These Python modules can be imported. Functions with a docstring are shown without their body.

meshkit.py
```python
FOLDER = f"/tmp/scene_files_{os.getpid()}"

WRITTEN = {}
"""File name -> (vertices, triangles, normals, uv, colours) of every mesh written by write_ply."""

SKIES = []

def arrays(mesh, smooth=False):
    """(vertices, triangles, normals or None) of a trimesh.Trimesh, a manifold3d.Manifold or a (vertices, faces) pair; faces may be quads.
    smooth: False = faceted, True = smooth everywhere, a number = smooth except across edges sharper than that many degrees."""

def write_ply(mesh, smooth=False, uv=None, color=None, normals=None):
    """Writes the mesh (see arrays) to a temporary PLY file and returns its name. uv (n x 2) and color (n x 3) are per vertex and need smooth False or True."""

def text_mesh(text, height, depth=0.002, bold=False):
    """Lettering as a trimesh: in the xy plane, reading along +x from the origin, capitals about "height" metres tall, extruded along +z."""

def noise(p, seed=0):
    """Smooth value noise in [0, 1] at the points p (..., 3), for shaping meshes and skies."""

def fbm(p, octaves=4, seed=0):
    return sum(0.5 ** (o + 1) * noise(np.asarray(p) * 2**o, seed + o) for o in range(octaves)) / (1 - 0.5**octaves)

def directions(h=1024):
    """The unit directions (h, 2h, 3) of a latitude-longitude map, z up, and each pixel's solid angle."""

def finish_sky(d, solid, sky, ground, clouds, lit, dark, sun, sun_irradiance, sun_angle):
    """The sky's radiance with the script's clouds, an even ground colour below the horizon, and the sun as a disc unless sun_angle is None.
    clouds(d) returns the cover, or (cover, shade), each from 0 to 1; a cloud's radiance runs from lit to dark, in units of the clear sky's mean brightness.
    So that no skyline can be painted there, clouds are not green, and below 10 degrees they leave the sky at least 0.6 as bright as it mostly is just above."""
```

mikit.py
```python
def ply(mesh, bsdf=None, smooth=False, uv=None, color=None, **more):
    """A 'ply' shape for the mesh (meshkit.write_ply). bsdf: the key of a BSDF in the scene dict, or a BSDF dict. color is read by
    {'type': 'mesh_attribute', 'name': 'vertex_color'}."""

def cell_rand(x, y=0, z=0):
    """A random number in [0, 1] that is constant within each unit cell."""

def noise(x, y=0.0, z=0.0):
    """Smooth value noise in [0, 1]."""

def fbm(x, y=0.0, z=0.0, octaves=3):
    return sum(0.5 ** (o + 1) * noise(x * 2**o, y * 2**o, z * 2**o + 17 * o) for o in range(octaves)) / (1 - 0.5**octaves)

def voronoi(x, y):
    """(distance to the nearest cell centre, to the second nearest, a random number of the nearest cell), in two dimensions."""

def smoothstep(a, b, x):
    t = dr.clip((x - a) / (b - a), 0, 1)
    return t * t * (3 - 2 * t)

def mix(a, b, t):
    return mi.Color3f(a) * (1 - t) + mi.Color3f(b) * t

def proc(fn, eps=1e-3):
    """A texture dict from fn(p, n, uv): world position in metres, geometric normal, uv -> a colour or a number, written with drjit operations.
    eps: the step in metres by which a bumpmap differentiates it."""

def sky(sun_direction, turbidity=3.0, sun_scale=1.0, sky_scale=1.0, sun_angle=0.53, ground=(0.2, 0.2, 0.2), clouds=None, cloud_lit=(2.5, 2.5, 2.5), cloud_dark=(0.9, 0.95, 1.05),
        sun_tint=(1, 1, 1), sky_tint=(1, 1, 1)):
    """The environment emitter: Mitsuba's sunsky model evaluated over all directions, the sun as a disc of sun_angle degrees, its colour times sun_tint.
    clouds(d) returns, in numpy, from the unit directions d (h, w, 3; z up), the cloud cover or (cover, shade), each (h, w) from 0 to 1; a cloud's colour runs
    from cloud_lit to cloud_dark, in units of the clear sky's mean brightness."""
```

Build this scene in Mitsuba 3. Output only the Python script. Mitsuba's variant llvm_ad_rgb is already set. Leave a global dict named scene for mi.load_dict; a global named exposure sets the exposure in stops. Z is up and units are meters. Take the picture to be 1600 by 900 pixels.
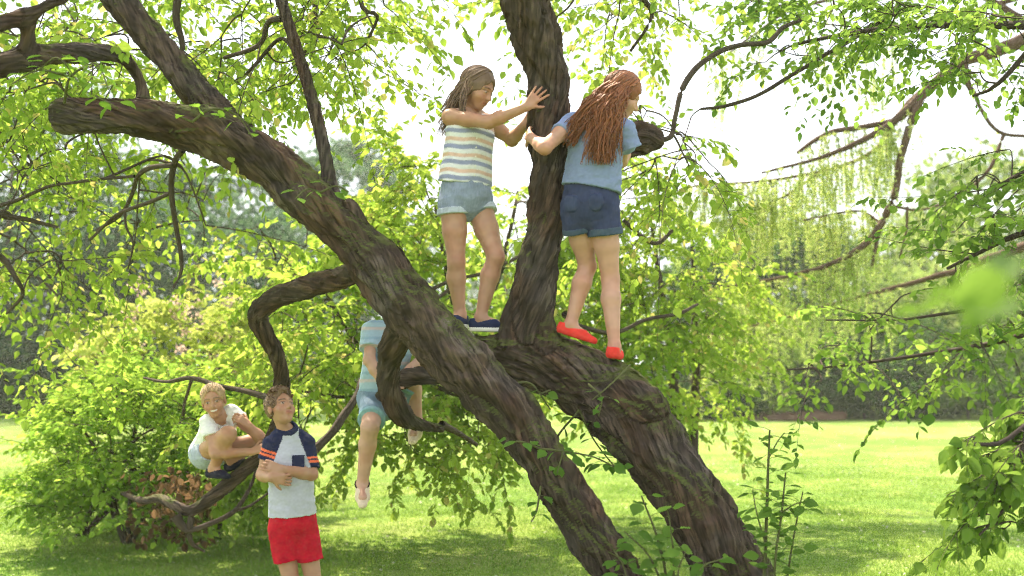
import math, numpy as np, trimesh, drjit, mitsuba as mi, mikit, meshkit
from scipy.spatial import cKDTree
T = mi.ScalarTransform4f

# ---------------------------------------------------------------- camera, sky, exposure
FPX, PITCH, EYE = 1900.0, math.atan(125 / 1900), 1.58          # focal length in photo pixels (1600 wide), tilt, eye height
CAM = np.array([0, 0, EYE])
FWD = np.array([0, math.cos(PITCH), math.sin(PITCH)])
UPV = np.array([0, -math.sin(PITCH), math.cos(PITCH)])
RGT = np.array([1.0, 0, 0])
exposure = 3.5
HAZE = 0.0011
scene, labels = {}, {}
scene['camera'] = dict(type='thinlens', fov=math.degrees(2 * math.atan(800 / FPX)), fov_axis='x', near_clip=0.05, far_clip=2000.0,
                       aperture_radius=0.0115, focus_distance=6.5,
                       to_world=T().look_at(origin=CAM.tolist(), target=(CAM + FWD).tolist(), up=[0, 0, 1]))


scene['air'] = dict(type='homogeneous', albedo={'type': 'rgb', 'value': [0.95, 0.955, 0.96]}, sigma_t=HAZE)
scene['camera']['medium'] = {'type': 'ref', 'id': 'air'}


def cloud_cover(d):
    n = meshkit.fbm(d * [3, 3, 6] + 5, 4)
    return 0.62 + 0.35 * n, 0.35 * meshkit.fbm(d * 5 + 2, 3)


scene['sky'] = mikit.sky([-0.32, 0.46, 0.86], turbidity=3, sun_scale=0.95, sky_scale=1.0, sun_angle=1.2, ground=(0.10, 0.14, 0.05),
                         clouds=cloud_cover, cloud_lit=(2.3, 2.3, 2.3), cloud_dark=(1.5, 1.5, 1.55))


def P(px, py, d):
    """The point that stands d metres in front of the lens in the direction measured on the photograph."""
    return CAM + d * (FWD + RGT * (px - 800) / FPX + UPV * (450 - py) / FPX)


def PP(*rows):
    return np.array([P(*r[:3]) for r in rows])


# ---------------------------------------------------------------- materials
def vc():
    return {'type': 'mesh_attribute', 'name': 'vertex_color'}


scene['bark'] = dict(type='twosided', bsdf=dict(type='principled', base_color=vc(), roughness=0.85, specular=0.25))


def trunk_relief(uv):
    u, v = uv.x, uv.y
    q = u + 0.035 * (mikit.fbm(v * 2.6, u * 7.0, 1.0, 3) - 0.5)
    f1 = mikit.smoothstep(0.02, 0.40, drjit.abs(2 * mikit.fbm(q * 24, v * 3.4, 5.0, 3) - 1))
    f2 = mikit.smoothstep(0.0, 0.45, drjit.abs(2 * mikit.fbm(q * 60, v * 11, 9.0, 2) - 1))
    return f1, f2, mikit.noise(q * 150, v * 24, 3.0)


def trunk_height(p, n, uv):
    f1, f2, f3 = trunk_relief(uv)
    return 0.55 * f1 + 0.35 * f2 + 0.16 * f3 + 0.10 * mikit.noise(p.x * 150, p.y * 150, p.z * 150)


def trunk_colour(p, n, uv):
    f1, f2, f3 = trunk_relief(uv)
    c = mikit.mix((0.032, 0.021, 0.015), (0.092, 0.063, 0.047), f1 * (0.35 + 0.65 * f2))
    c = c * (0.6 + 0.75 * f3)
    c = mikit.mix(c, c * mi.Color3f(1.25, 0.95, 0.78), 0.6 * mikit.smoothstep(0.5, 0.7, mikit.fbm(uv.x * 9, uv.y * 2.0, 4.0, 3)))
    g = mikit.smoothstep(0.48, 0.70, mikit.fbm(p.x * 4.5, p.y * 4.5, p.z * 4.5 + 7, 4))
    c = mikit.mix(c, mi.Color3f(0.125, 0.104, 0.096) * (0.15 + 0.75 * f1 * f2 + 0.35 * f3), 0.60 * g)
    m = mikit.smoothstep(0.10, 0.65, n.z) * mikit.smoothstep(0.465, 0.59, mikit.fbm(p.x * 5, p.y * 5, p.z * 5 + 3, 4))
    return mikit.mix(c, mi.Color3f(0.072, 0.088, 0.016) * (0.5 + 0.9 * mikit.noise(p.x * 70, p.y * 70, p.z * 70)), 0.9 * m)


scene['trunk_bark'] = dict(type='twosided', bsdf=dict(type='bumpmap', arbitrary=mikit.proc(trunk_height, 0.0025), scale=0.028,
                           bsdf=dict(type='principled', base_color=mikit.proc(trunk_colour), roughness=0.82, specular=0.3)))
scene['skin'] = dict(type='principled', base_color=vc(), roughness=0.5, specular=0.4, sheen=0.1)
scene['cloth'] = dict(type='twosided', bsdf=dict(type='principled', base_color=vc(), roughness=0.9, specular=0.15, sheen=0.35))
scene['hair'] = dict(type='twosided', bsdf=dict(type='principled', base_color=vc(), roughness=0.55, specular=0.35, sheen=0.3))
scene['shoe_sole'] = dict(type='twosided', bsdf=dict(type='principled', base_color={'type': 'rgb', 'value': [0.72, 0.70, 0.66]}, roughness=0.7))
scene['leafy'] = dict(type='principledthin', base_color=vc(), roughness=0.34, diff_trans=1.2, eta=1.42)
scene['far_leafy'] = dict(type='principledthin', base_color=vc(), roughness=0.7, diff_trans=1.1, eta=1.2)
scene['grassy'] = dict(type='principledthin', base_color=vc(), roughness=0.6, diff_trans=0.7, eta=1.3)


# ---------------------------------------------------------------- scene entries
_count = {}


def part(name, parent, shape, label=None, kind=None):
    base = f'{parent}__{name}'
    k = _count.get(base, 0)
    _count[base] = k + 1
    key = base if k == 0 else f'{base}_{k:03d}'
    scene[key] = shape
    if label or kind:
        labels[key] = {}
        if label:
            labels[key]['label'] = label
        if kind:
            labels[key]['kind'] = kind
    return key


def thing(name, label, cat, group=None):
    k = _count.get(name, 0)
    _count[name] = k + 1
    key = name if k == 0 else f'{name}_{k:03d}'
    labels[key] = {'label': label, 'category': cat}
    if group:
        labels[key]['group'] = group
    return key


def solo(name, shape, label=None, cat=None, kind=None, group=None):
    k = _count.get(name, 0)
    _count[name] = k + 1
    key = name if k == 0 else f'{name}_{k:03d}'
    scene[key] = shape
    e = {}
    for a, b in (('label', label), ('category', cat), ('kind', kind), ('group', group)):
        if b:
            e[a] = b
    labels[key] = e
    return key


def unit(v):
    v = np.asarray(v, float)
    return v / np.maximum(np.linalg.norm(v, axis=-1, keepdims=True), 1e-12)


def lerp(a, b, t):
    return np.asarray(a) * (1 - t) + np.asarray(b) * t


def sstep(a, b, x):
    t = np.clip((x - a) / (b - a), 0, 1)
    return t * t * (3 - 2 * t)


def spline(pts, step):
    """Catmull-Rom through the rows of pts (any width), resampled about every step metres (first three columns)."""
    p = np.asarray(pts, float)
    q = np.vstack([2 * p[0] - p[1], p, 2 * p[-1] - p[-2]])
    out = []
    for i in range(1, len(q) - 2):
        n = max(2, int(np.linalg.norm(q[i + 1, :3] - q[i, :3]) / step))
        t = np.arange(n)[:, None] / n
        a, b, c, d = q[i - 1], q[i], q[i + 1], q[i + 2]
        out.append(0.5 * (2 * b + (c - a) * t + (2 * a - 5 * b + 4 * c - d) * t ** 2 + (3 * b - a - 3 * c + d) * t ** 3))
    return np.vstack(out + [p[-1:]])


# ---------------------------------------------------------------- implicit surfaces -> meshes
def surface_nets(F, lo, h):
    ins = F < 0
    n = [s - 1 for s in F.shape]
    cnt = np.zeros(n, np.uint8)
    for i, j, k in np.ndindex(2, 2, 2):
        cnt += ins[i:n[0] + i, j:n[1] + j, k:n[2] + k]
    ids = np.flatnonzero((cnt > 0) & (cnt < 8))
    I, J, K = np.unravel_index(ids, n)
    corners = list(np.ndindex(2, 2, 2))
    val = [F[I + a, J + b, K + c] for a, b, c in corners]
    acc, num = np.zeros((len(ids), 3)), np.zeros(len(ids))
    for x, ca in enumerate(corners):
        for y, cb in enumerate(corners):
            if y > x and sum(abs(np.subtract(ca, cb))) == 1:
                m = (val[x] < 0) != (val[y] < 0)
                t = val[x][m] / (val[x][m] - val[y][m])
                acc[m] += np.array(ca) + t[:, None] * np.subtract(cb, ca)
                num[m] += 1
    V = lo + h * (np.stack([I, J, K], 1) + acc / num[:, None])
    faces = []
    lin = lambda a, b, c: np.searchsorted(ids, (a * n[1] + b) * n[2] + c)
    for ax in range(3):
        o = [1 if q == ax else 0 for q in range(3)]
        A = ins[:F.shape[0] - o[0], :F.shape[1] - o[1], :F.shape[2] - o[2]]
        B = ins[o[0]:, o[1]:, o[2]:]
        e = np.argwhere(A != B)
        b1, b2 = [q for q in range(3) if q != ax]
        ok = (e[:, b1] > 0) & (e[:, b2] > 0) & (e[:, b1] < n[b1]) & (e[:, b2] < n[b2])
        e = e[ok]
        flip = A[e[:, 0], e[:, 1], e[:, 2]]
        if ax == 1:
            flip = ~flip
        q = []
        for s1, s2 in ((1, 1), (0, 1), (0, 0), (1, 0)):
            c = e.copy()
            c[:, b1] -= s1
            c[:, b2] -= s2
            q.append(lin(c[:, 0], c[:, 1], c[:, 2]))
        q = np.stack(q, 1)
        q[~flip] = q[~flip][:, ::-1]
        faces.append(q)
    q = np.vstack(faces)
    return V, np.vstack([q[:, [0, 1, 2]], q[:, [0, 2, 3]]])


class Sdf:
    def __init__(self):
        self.ops = []

    def add(self, fn, lo, hi, k=0.0, op='+'):
        self.ops.append((fn, np.asarray(lo, float), np.asarray(hi, float), k, op))
        return self

    def cone(self, a, b, ra, rb, k=0.02, op='+', cut0=None, cut1=None, flat=None):
        """Round cone from a to b; cut0 / cut1: the ends are cut square that far beyond a / b; flat: (direction, factor) squashes it."""
        a, b = np.asarray(a, float), np.asarray(b, float)
        L = np.linalg.norm(b - a)
        d = (b - a) / max(L, 1e-9)
        fd = None if flat is None else (unit(flat[0]), flat[1])

        def fn(X):
            p = X - a
            t = np.clip(p @ d, 0, L) / max(L, 1e-9)
            q = p - t[..., None] * (b - a)
            if fd is not None:
                q = q + (fd[1] - 1) * (q @ fd[0])[..., None] * fd[0]
            v = np.linalg.norm(q, axis=-1) - (ra + (rb - ra) * t)
            if cut1 is not None:
                v = np.maximum(v, p @ d - L - cut1)
            if cut0 is not None:
                v = np.maximum(v, -(p @ d) - cut0)
            return v
        r = max(ra, rb)
        return self.add(fn, np.minimum(a, b) - r, np.maximum(a, b) + r, k, op)

    def ell(self, c, R, radii, k=0.02, op='+'):
        """Ellipsoid: R's rows are its axes."""
        c, R, radii = np.asarray(c, float), np.asarray(R, float), np.asarray(radii, float)

        def fn(X):
            p = (X - c) @ R.T
            k0 = np.linalg.norm(p / radii, axis=-1)
            k1 = np.linalg.norm(p / radii ** 2, axis=-1)
            return k0 * (k0 - 1) / np.maximum(k1, 1e-9)
        e = np.sqrt(((R * radii[:, None]) ** 2).sum(0))
        return self.add(fn, c - e, c + e, k, op)

    def ball(self, c, r, k=0.02, op='+'):
        return self.ell(c, np.eye(3), [r, r, r], k, op)

    def cut(self, p, n):
        """Keeps the side that n points away from."""
        p, n = np.asarray(p, float), unit(n)
        self.ops.append((lambda X: (X - p) @ n, None, None, 0, 'cut'))
        return self

    def mesh(self, h, warp=None):
        los = [o[1] for o in self.ops if o[4] == '+']
        his = [o[2] for o in self.ops if o[4] == '+']
        lo, hi = np.min(los, 0) - 4 * h, np.max(his, 0) + 4 * h
        n = np.ceil((hi - lo) / h).astype(int) + 1
        F = np.full(n, 0.5, np.float32)
        for fn, a, b, k, op in self.ops:
            if a is None:
                i0, i1 = np.zeros(3, int), n
            else:
                i0 = np.clip(((a - k - 3 * h - lo) / h).astype(int), 0, n)
                i1 = np.clip(((b + k + 3 * h - lo) / h).astype(int) + 2, 0, n)
            if (i1 <= i0).any():
                continue
            X = np.stack(np.meshgrid(*[lo[q] + h * np.arange(i0[q], i1[q]) for q in range(3)], indexing='ij'), -1)
            s = tuple(slice(i0[q], i1[q]) for q in range(3))
            v, f = fn(X).astype(np.float32), F[s]
            if op == '+':
                F[s] = np.minimum(f, v) if k == 0 else np.minimum(f, v) - np.square(np.maximum(k - np.abs(f - v), 0)) / (4 * k)
            elif op == '-':
                F[s] = np.maximum(f, -v) if k == 0 else np.maximum(f, -v) + np.square(np.maximum(k - np.abs(f + v), 0)) / (4 * k)
            else:
                F[s] = np.maximum(f, v)
        if warp is not None:
            band = np.argwhere(np.abs(F) < 4 * h)
            F[tuple(band.T)] += warp(lo + h * band).astype(np.float32)
        for q in range(3):      # the border is outside, so that the mesh closes
            s = [slice(None)] * 3
            for e in (0, -1):
                s[q] = e
                F[tuple(s)] = 0.5
        return surface_nets(F, lo, h)


def normals(v, f):
    n = np.zeros_like(v)
    c = np.cross(v[f[:, 1]] - v[f[:, 0]], v[f[:, 2]] - v[f[:, 0]])
    for k in range(3):
        np.add.at(n, f[:, k], c)
    return unit(n)


# ---------------------------------------------------------------- tubes for thin wood, many at once
def tubes(pts, rad, sides=5):
    """pts (N, S, 3), rad (N, S) -> vertices, triangles."""
    pts, rad = np.asarray(pts, float), np.asarray(rad, float)
    N, S, _ = pts.shape
    t = unit(np.gradient(pts, axis=1))
    ref = np.where(np.abs(t[..., 2:]) < 0.9, [0, 0, 1.0], [1.0, 0, 0])
    a = unit(np.cross(t, ref))
    b = np.cross(t, a)
    ang = np.arange(sides) * 2 * np.pi / sides
    v = pts[:, :, None] + rad[:, :, None, None] * (np.cos(ang)[:, None] * a[:, :, None] + np.sin(ang)[:, None] * b[:, :, None])
    base = np.arange(N)[:, None, None] * S * sides
    i, j = np.arange(S - 1)[None, :, None], np.arange(sides)[None, None, :]
    j2 = (j + 1) % sides
    q = np.stack(np.broadcast_arrays(base + i * sides + j, base + i * sides + j2, base + (i + 1) * sides + j2, base + (i + 1) * sides + j), -1).reshape(-1, 4)
    q = q[:, ::-1]
    return v.reshape(-1, 3), np.vstack([q[:, [0, 1, 2]], q[:, [0, 2, 3]]])


def join(parts):
    vs, fs, at = [], [], 0
    for v, f in parts:
        vs.append(v)
        fs.append(f + at)
        at += len(v)
    return np.vstack(vs), np.vstack(fs)


def wood(parts, col, seed=0, smooth=True):
    v, f = join(parts)
    n = meshkit.fbm(v * 30, 3, seed)[:, None]
    m = meshkit.fbm(v * 5 + 9, 2, seed)[:, None]
    return mikit.ply((v, f), 'bark', smooth, color=np.clip(np.asarray(col) * (0.6 + 0.9 * n) * (0.8 + 0.4 * m), 0, 1))


def limb_tube(path, step=0.04, sides=10, knob=0.12, seed=0):
    """One limb as a tube with slightly uneven girth; path rows: x, y, z, radius."""
    s = spline(path, step)
    s = s[np.r_[True, np.linalg.norm(np.diff(s[:, :3], axis=0), axis=1) > 1e-6]]
    w = meshkit.fbm(s[:, :3] * 4 + seed, 2)[:, None] - 0.5
    w2 = meshkit.fbm(s[:, :3] * 4 + seed + 31, 2)[:, None] - 0.5
    side = unit(np.cross(np.gradient(s[:, :3], axis=0), [0.3, 0.2, 1.0]))
    c = s[:, :3] + side * w * s[:, 3:] * 1.2 + np.array([0, 0, 1]) * w2 * s[:, 3:]
    r = s[:, 3] * (1 + knob * 2 * (meshkit.fbm(s[:, :3] * 9 + seed, 2) - 0.5))
    return tubes(c[None], r[None], sides)
# ---------------------------------------------------------------- the old leaning tree: trunks and thick limbs, one mesh
def chain(*rows):
    """rows: px, py, depth, radius in photo pixels -> x, y, z, radius in metres."""
    return np.array([np.r_[P(a, b, d), r * d / FPX] for a, b, d, r in rows])


TRUNK_CHAINS = [
    chain((1250, 1125, 5.95, 80), (1215, 1030, 5.95, 66), (1180, 960, 5.95, 60), (1137, 890, 5.98, 57), (1080, 785, 6.05, 53), (1030, 710, 6.12, 52),
          (985, 648, 6.25, 58), (930, 605, 6.4, 54), (865, 575, 6.5, 47), (800, 560, 6.55, 40), (745, 553, 6.6, 31)),
    chain((845, 565, 6.55, 42), (826, 520, 6.55, 37), (832, 470, 6.55, 34), (840, 427, 6.55, 32), (855, 340, 6.55, 28), (858, 224, 6.55, 28), (856, 138, 6.55, 31),
          (843, 80, 6.5, 31), (826, 0, 6.45, 34), (805, -100, 6.4, 33), (790, -230, 6.3, 30), (800, -420, 6.2, 26), (840, -700, 6.1, 20)),
    chain((1105, 1110, 5.75, 58), (1060, 1050, 5.8, 48), (1015, 980, 5.82, 44), (960, 893, 5.85, 41), (897, 795, 5.92, 37), (838, 700, 5.98, 34), (794, 640, 6.02, 36), (718, 565, 6.08, 42),
          (632, 467, 6.15, 43), (577, 400, 6.2, 39), (507, 333, 6.22, 36), (427, 262, 6.22, 35), (330, 207, 6.15, 34), (213, 183, 6.0, 29), (125, 180, 5.9, 26), (98, 180, 5.87, 25)),
    chain((420, 255, 6.2, 27), (345, 190, 6.3, 29), (304, 142, 6.35, 28), (245, 71, 6.45, 28), (187, 0, 6.5, 25), (125, -90, 6.6, 22), (40, -230, 6.6, 19), (-60, -420, 6.6, 14)),
    # the hook that hangs below the left trunk
    chain((640, 490, 6.2, 30), (618, 530, 6.3, 24), (608, 562, 6.42, 21), (606, 595, 6.5, 20.5), (612, 625, 6.55, 21), (626, 648, 6.62, 20), (650, 662, 6.8, 12), (690, 670, 7.1, 7)),
    # the level limb behind it, from the right trunk
    chain((760, 562, 6.6, 24), (700, 584, 6.75, 17), (655, 588, 6.85, 16), (618, 600, 6.9, 15), (585, 640, 6.98, 12)),
    # the bent limb on the left
    chain((572, 415, 6.25, 26), (545, 430, 6.4, 19), (490, 446, 6.7, 17.5), (432, 465, 7.0, 18), (403, 490, 7.15, 18.5), (413, 520, 7.25, 16), (432, 555, 7.4, 14.5), (441, 600, 7.6, 14),
          (438, 650, 7.8, 13), (420, 694, 7.92, 12.5), (385, 732, 8.0, 12.5), (340, 770, 8.05, 12), (300, 798, 8.1, 11), (274, 790, 8.25, 9), (250, 779, 8.5, 8), (222, 782, 8.9, 6), (190, 770, 9.6, 4)),
    # the broken stub behind the right girl
    chain((862, 262, 6.56, 22), (905, 246, 6.62, 24), (960, 228, 6.7, 25), (1000, 216, 6.72, 23), (1022, 218, 6.74, 17)),
    # upper left limbs
    chain((224, 160, 6.05, 13), (220, 130, 6.05, 9), (204, 102, 6.0, 10), (185, 86, 5.9, 12), (142, 82, 5.8, 17), (90, 84, 5.7, 19), (36, 92, 5.6, 20), (-20, 110, 5.5, 21), (-120, 130, 5.4, 22)),
    chain((42, 92, 5.6, 16), (44, 60, 5.55, 12), (36, 26, 5.5, 12), (-20, 46, 5.4, 14), (-80, 50, 5.3, 14)),
    chain((36, 30, 5.5, 12), (75, 8, 5.5, 8), (120, -12, 5.5, 7), (180, -60, 5.6, 6)),
    # the straight upright stem
    chain((530, 345, 6.22, 20), (519, 310, 6.25, 13), (513, 270, 6.27, 11), (500, 205, 6.3, 11), (478, 122, 6.35, 10.5), (440, 2, 6.4, 10), (412, -100, 6.4, 9), (390, -260, 6.4, 7)),
    # roots and bosses
    chain((1250, 1125, 5.95, 60), (1330, 1135, 5.9, 40), (1430, 1150, 5.8, 18)),
    chain((1105, 1110, 5.75, 50), (1020, 1130, 5.6, 30), (930, 1160, 5.4, 15)),
    chain((1180, 1120, 5.8, 85), (1150, 1080, 5.85, 70)),
    chain((975, 615, 6.2, 34), (1010, 640, 6.12, 36)),
    chain((560, 350, 6.2, 14), (545, 325, 6.2, 13)),
    chain((600, 395, 6.25, 18), (640, 440, 6.25, 16)),
    chain((800, 540, 6.5, 22), (795, 500, 6.52, 14), (815, 440, 6.55, 10)),
    chain((860, 560, 6.45, 26), (850, 500, 6.5, 16), (855, 450, 6.52, 8)),
]
for _i, _k in ((2, 0.92), (3, 0.92), (4, 0.86), (5, 0.9), (6, 0.84), (8, 0.88), (9, 0.88), (10, 0.88), (11, 0.88), (0, 0.96)):
    TRUNK_CHAINS[_i][:, 3] *= _k
H_TREE = 0.0115
_t = Sdf()
DENSE, _nodes = [], []
for ci, c in enumerate(TRUNK_CHAINS):
    s = spline(c, 0.07)
    wob = meshkit.fbm(s[:, :3] * 5 + ci * 7, 3) - 0.5
    s[:, 3] *= 1 + 0.22 * wob
    if ci in (2,):
        s[:, 2] += 0.02 * (meshkit.fbm(s[:, :3] * 3 + 3, 2) - 0.5)
    DENSE.append(s)
    d = spline(s, 0.02)
    arc = np.r_[0, np.cumsum(np.linalg.norm(np.diff(d[:, :3], axis=0), axis=1))]
    tan = unit(np.gradient(d[:, :3], axis=0))
    fr = np.zeros((len(d), 3))
    for i in range(len(d)):       # measured from the side that is turned away, where the bark's seam lies
        fr[i] = unit(np.array([0, 1.0, 0.12]) - tan[i] * (np.array([0, 1.0, 0.12]) @ tan[i]))
    _nodes.append(np.column_stack([d[:, :3], d[:, 3], arc + ci * 13.7, tan, fr, np.full(len(d), ci)]))
for ci, s in enumerate(DENSE):
    for i in range(len(s) - 1):
        _t.cone(s[i, :3], s[i + 1, :3], s[i, 3], s[i + 1, 3], k=0.05 if i == 0 else 0.012)


def bark_surface(V, F_, nodes, amp=1.0):
    """Bark relief along the grain; returns the moved vertices and their (around, along) coordinates in metres."""
    N = normals(V, F_)
    ids = np.unique(nodes[:, 11])
    best = []
    for c in ids:
        sub = np.flatnonzero(nodes[:, 11] == c)
        dist, i = cKDTree(nodes[sub, :3]).query(V, distance_upper_bound=0.9)
        ok = np.isfinite(dist)
        i = sub[np.where(ok, i, 0)]
        best.append((np.where(ok, dist - nodes[i, 3], 9.0), i))
    score, who = np.array([q[0] for q in best]), np.array([q[1] for q in best])
    order = np.argsort(score, 0)[:2]
    col = np.arange(len(V))
    gap = score[order[1], col] - score[order[0], col]
    big_k = meshkit.fbm(V * 6 + 40, 3)
    small_k = meshkit.fbm(V * 15 + 80, 3)
    warp = 0.05 * (meshkit.fbm(V * 7, 3) - 0.5)

    def relief(idx):
        nd = nodes[idx]
        rel = V - nd[:, :3]
        t, a = nd[:, 5:8], nd[:, 8:11]
        b = np.cross(t, a)
        u, w, s = (rel * a).sum(1), (rel * b).sum(1), nd[:, 4] + (rel * t).sum(1)
        tw = s * 1.3 + 0.5 * meshkit.fbm(V * 2, 2)
        u2, w2 = u * np.cos(tw) - w * np.sin(tw), u * np.sin(tw) + w * np.cos(tw)
        r = nd[:, 3]
        big = np.clip((r - 0.03) / 0.06, 0, 1)
        flute = meshkit.fbm(np.stack([u2 * 9 + warp * 5, w2 * 9, s * 1.1], 1), 3, 1)
        g = meshkit.fbm(np.stack([(u2 + warp) * 27, (w2 + warp) * 27, s * 3.6], 1), 3, 2)
        ridge = 1 - np.abs(2 * g - 1) * 2.2
        g2 = meshkit.fbm(np.stack([(u2 + warp) * 55, (w2 - warp) * 55, s * 11], 1), 2, 3)
        d = big * (0.075 * (flute - 0.5) + 0.024 * (ridge - 0.5) + 0.045 * (big_k - 0.5)) + (0.3 + 0.7 * big) * (0.016 * (g2 - 0.5) + 0.016 * (small_k - 0.5))
        return np.clip(d, -0.35 * r, 0.5 * r), nd, rel, t, a, b, s, r
    d1, nd, rel, t, a, b, s, r = relief(who[order[0], col])
    d2 = relief(who[order[1], col])[0]
    m = np.where(gap < 0.08, 0.5 + 0.5 * sstep(0.0, 0.08, gap), 1.0)
    V2 = V + N * (amp * (d1 * m + d2 * (1 - m)))[:, None]
    th = np.arctan2((rel * b).sum(1), -(rel * a).sum(1))
    return V2, np.stack([th * np.maximum(r, 0.03) + 0.25 * s + nd[:, 11] * 3.1, s], 1)


_t.ball(P(36, 186, 5.87), 0.155, 0.02, '-')
_V, _F = _t.mesh(H_TREE)
_V, _UV = bark_surface(_V, _F, np.vstack(_nodes))
TREE = thing('leaning_tree', 'old leaning tree with two thick twisted trunks that children climb on', 'tree')
part('trunk', TREE, mikit.ply((_V, _F), 'trunk_bark', True, uv=_UV))
print('trunk triangles', len(_F))
# ---------------------------------------------------------------- people
def frame(f, up=(0, 0, 1)):
    """Rows: the figure's right, forward, up."""
    f = unit(f)
    r = unit(np.cross(f, up))
    return np.array([r, f, np.cross(r, f)])


def head_sdf(S, c, R, s=1.0):
    g = lambda x, y, z: c + s * (x * R[0] + y * R[1] + z * R[2])
    e = lambda p, rad, k, op='+': S.ell(g(*p), R, np.array(rad) * s, k * s, op)
    e((0, -0.012, 0.032), (0.072, 0.090, 0.079), 0.02)
    e((0, 0.030, -0.035), (0.052, 0.056, 0.072), 0.03)
    e((0, 0.056, -0.090), (0.022, 0.020, 0.018), 0.025)
    for q in (-1, 1):
        e((q * 0.036, 0.048, -0.030), (0.027, 0.028, 0.026), 0.02)
        S.cone(g(q * 0.008, 0.078, 0.024), g(q * 0.045, 0.064, 0.022), 0.010 * s, 0.009 * s, 0.014 * s)
        e((q * 0.031, 0.094, 0.001), (0.016, 0.014, 0.010), 0.012, '-')
        e((q * 0.031, 0.0715, 0.001), (0.013, 0.0125, 0.0110), 0.003)
        S.ell(g(q * 0.073, -0.004, -0.008), R, np.array([0.009, 0.019, 0.030]) * s, 0.008 * s)
    S.cone(g(0, 0.080, 0.006), g(0, 0.100, -0.028), 0.008 * s, 0.0115 * s, 0.012 * s)
    for q in (-1, 1):
        S.ball(g(q * 0.010, 0.089, -0.031), 0.007 * s, 0.008 * s)
    S.cone(g(-0.018, 0.081, -0.054), g(0.018, 0.081, -0.054), 0.006 * s, 0.006 * s, 0.006 * s)
    S.cone(g(-0.014, 0.080, -0.064), g(0.014, 0.080, -0.064), 0.007 * s, 0.007 * s, 0.006 * s)


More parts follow.
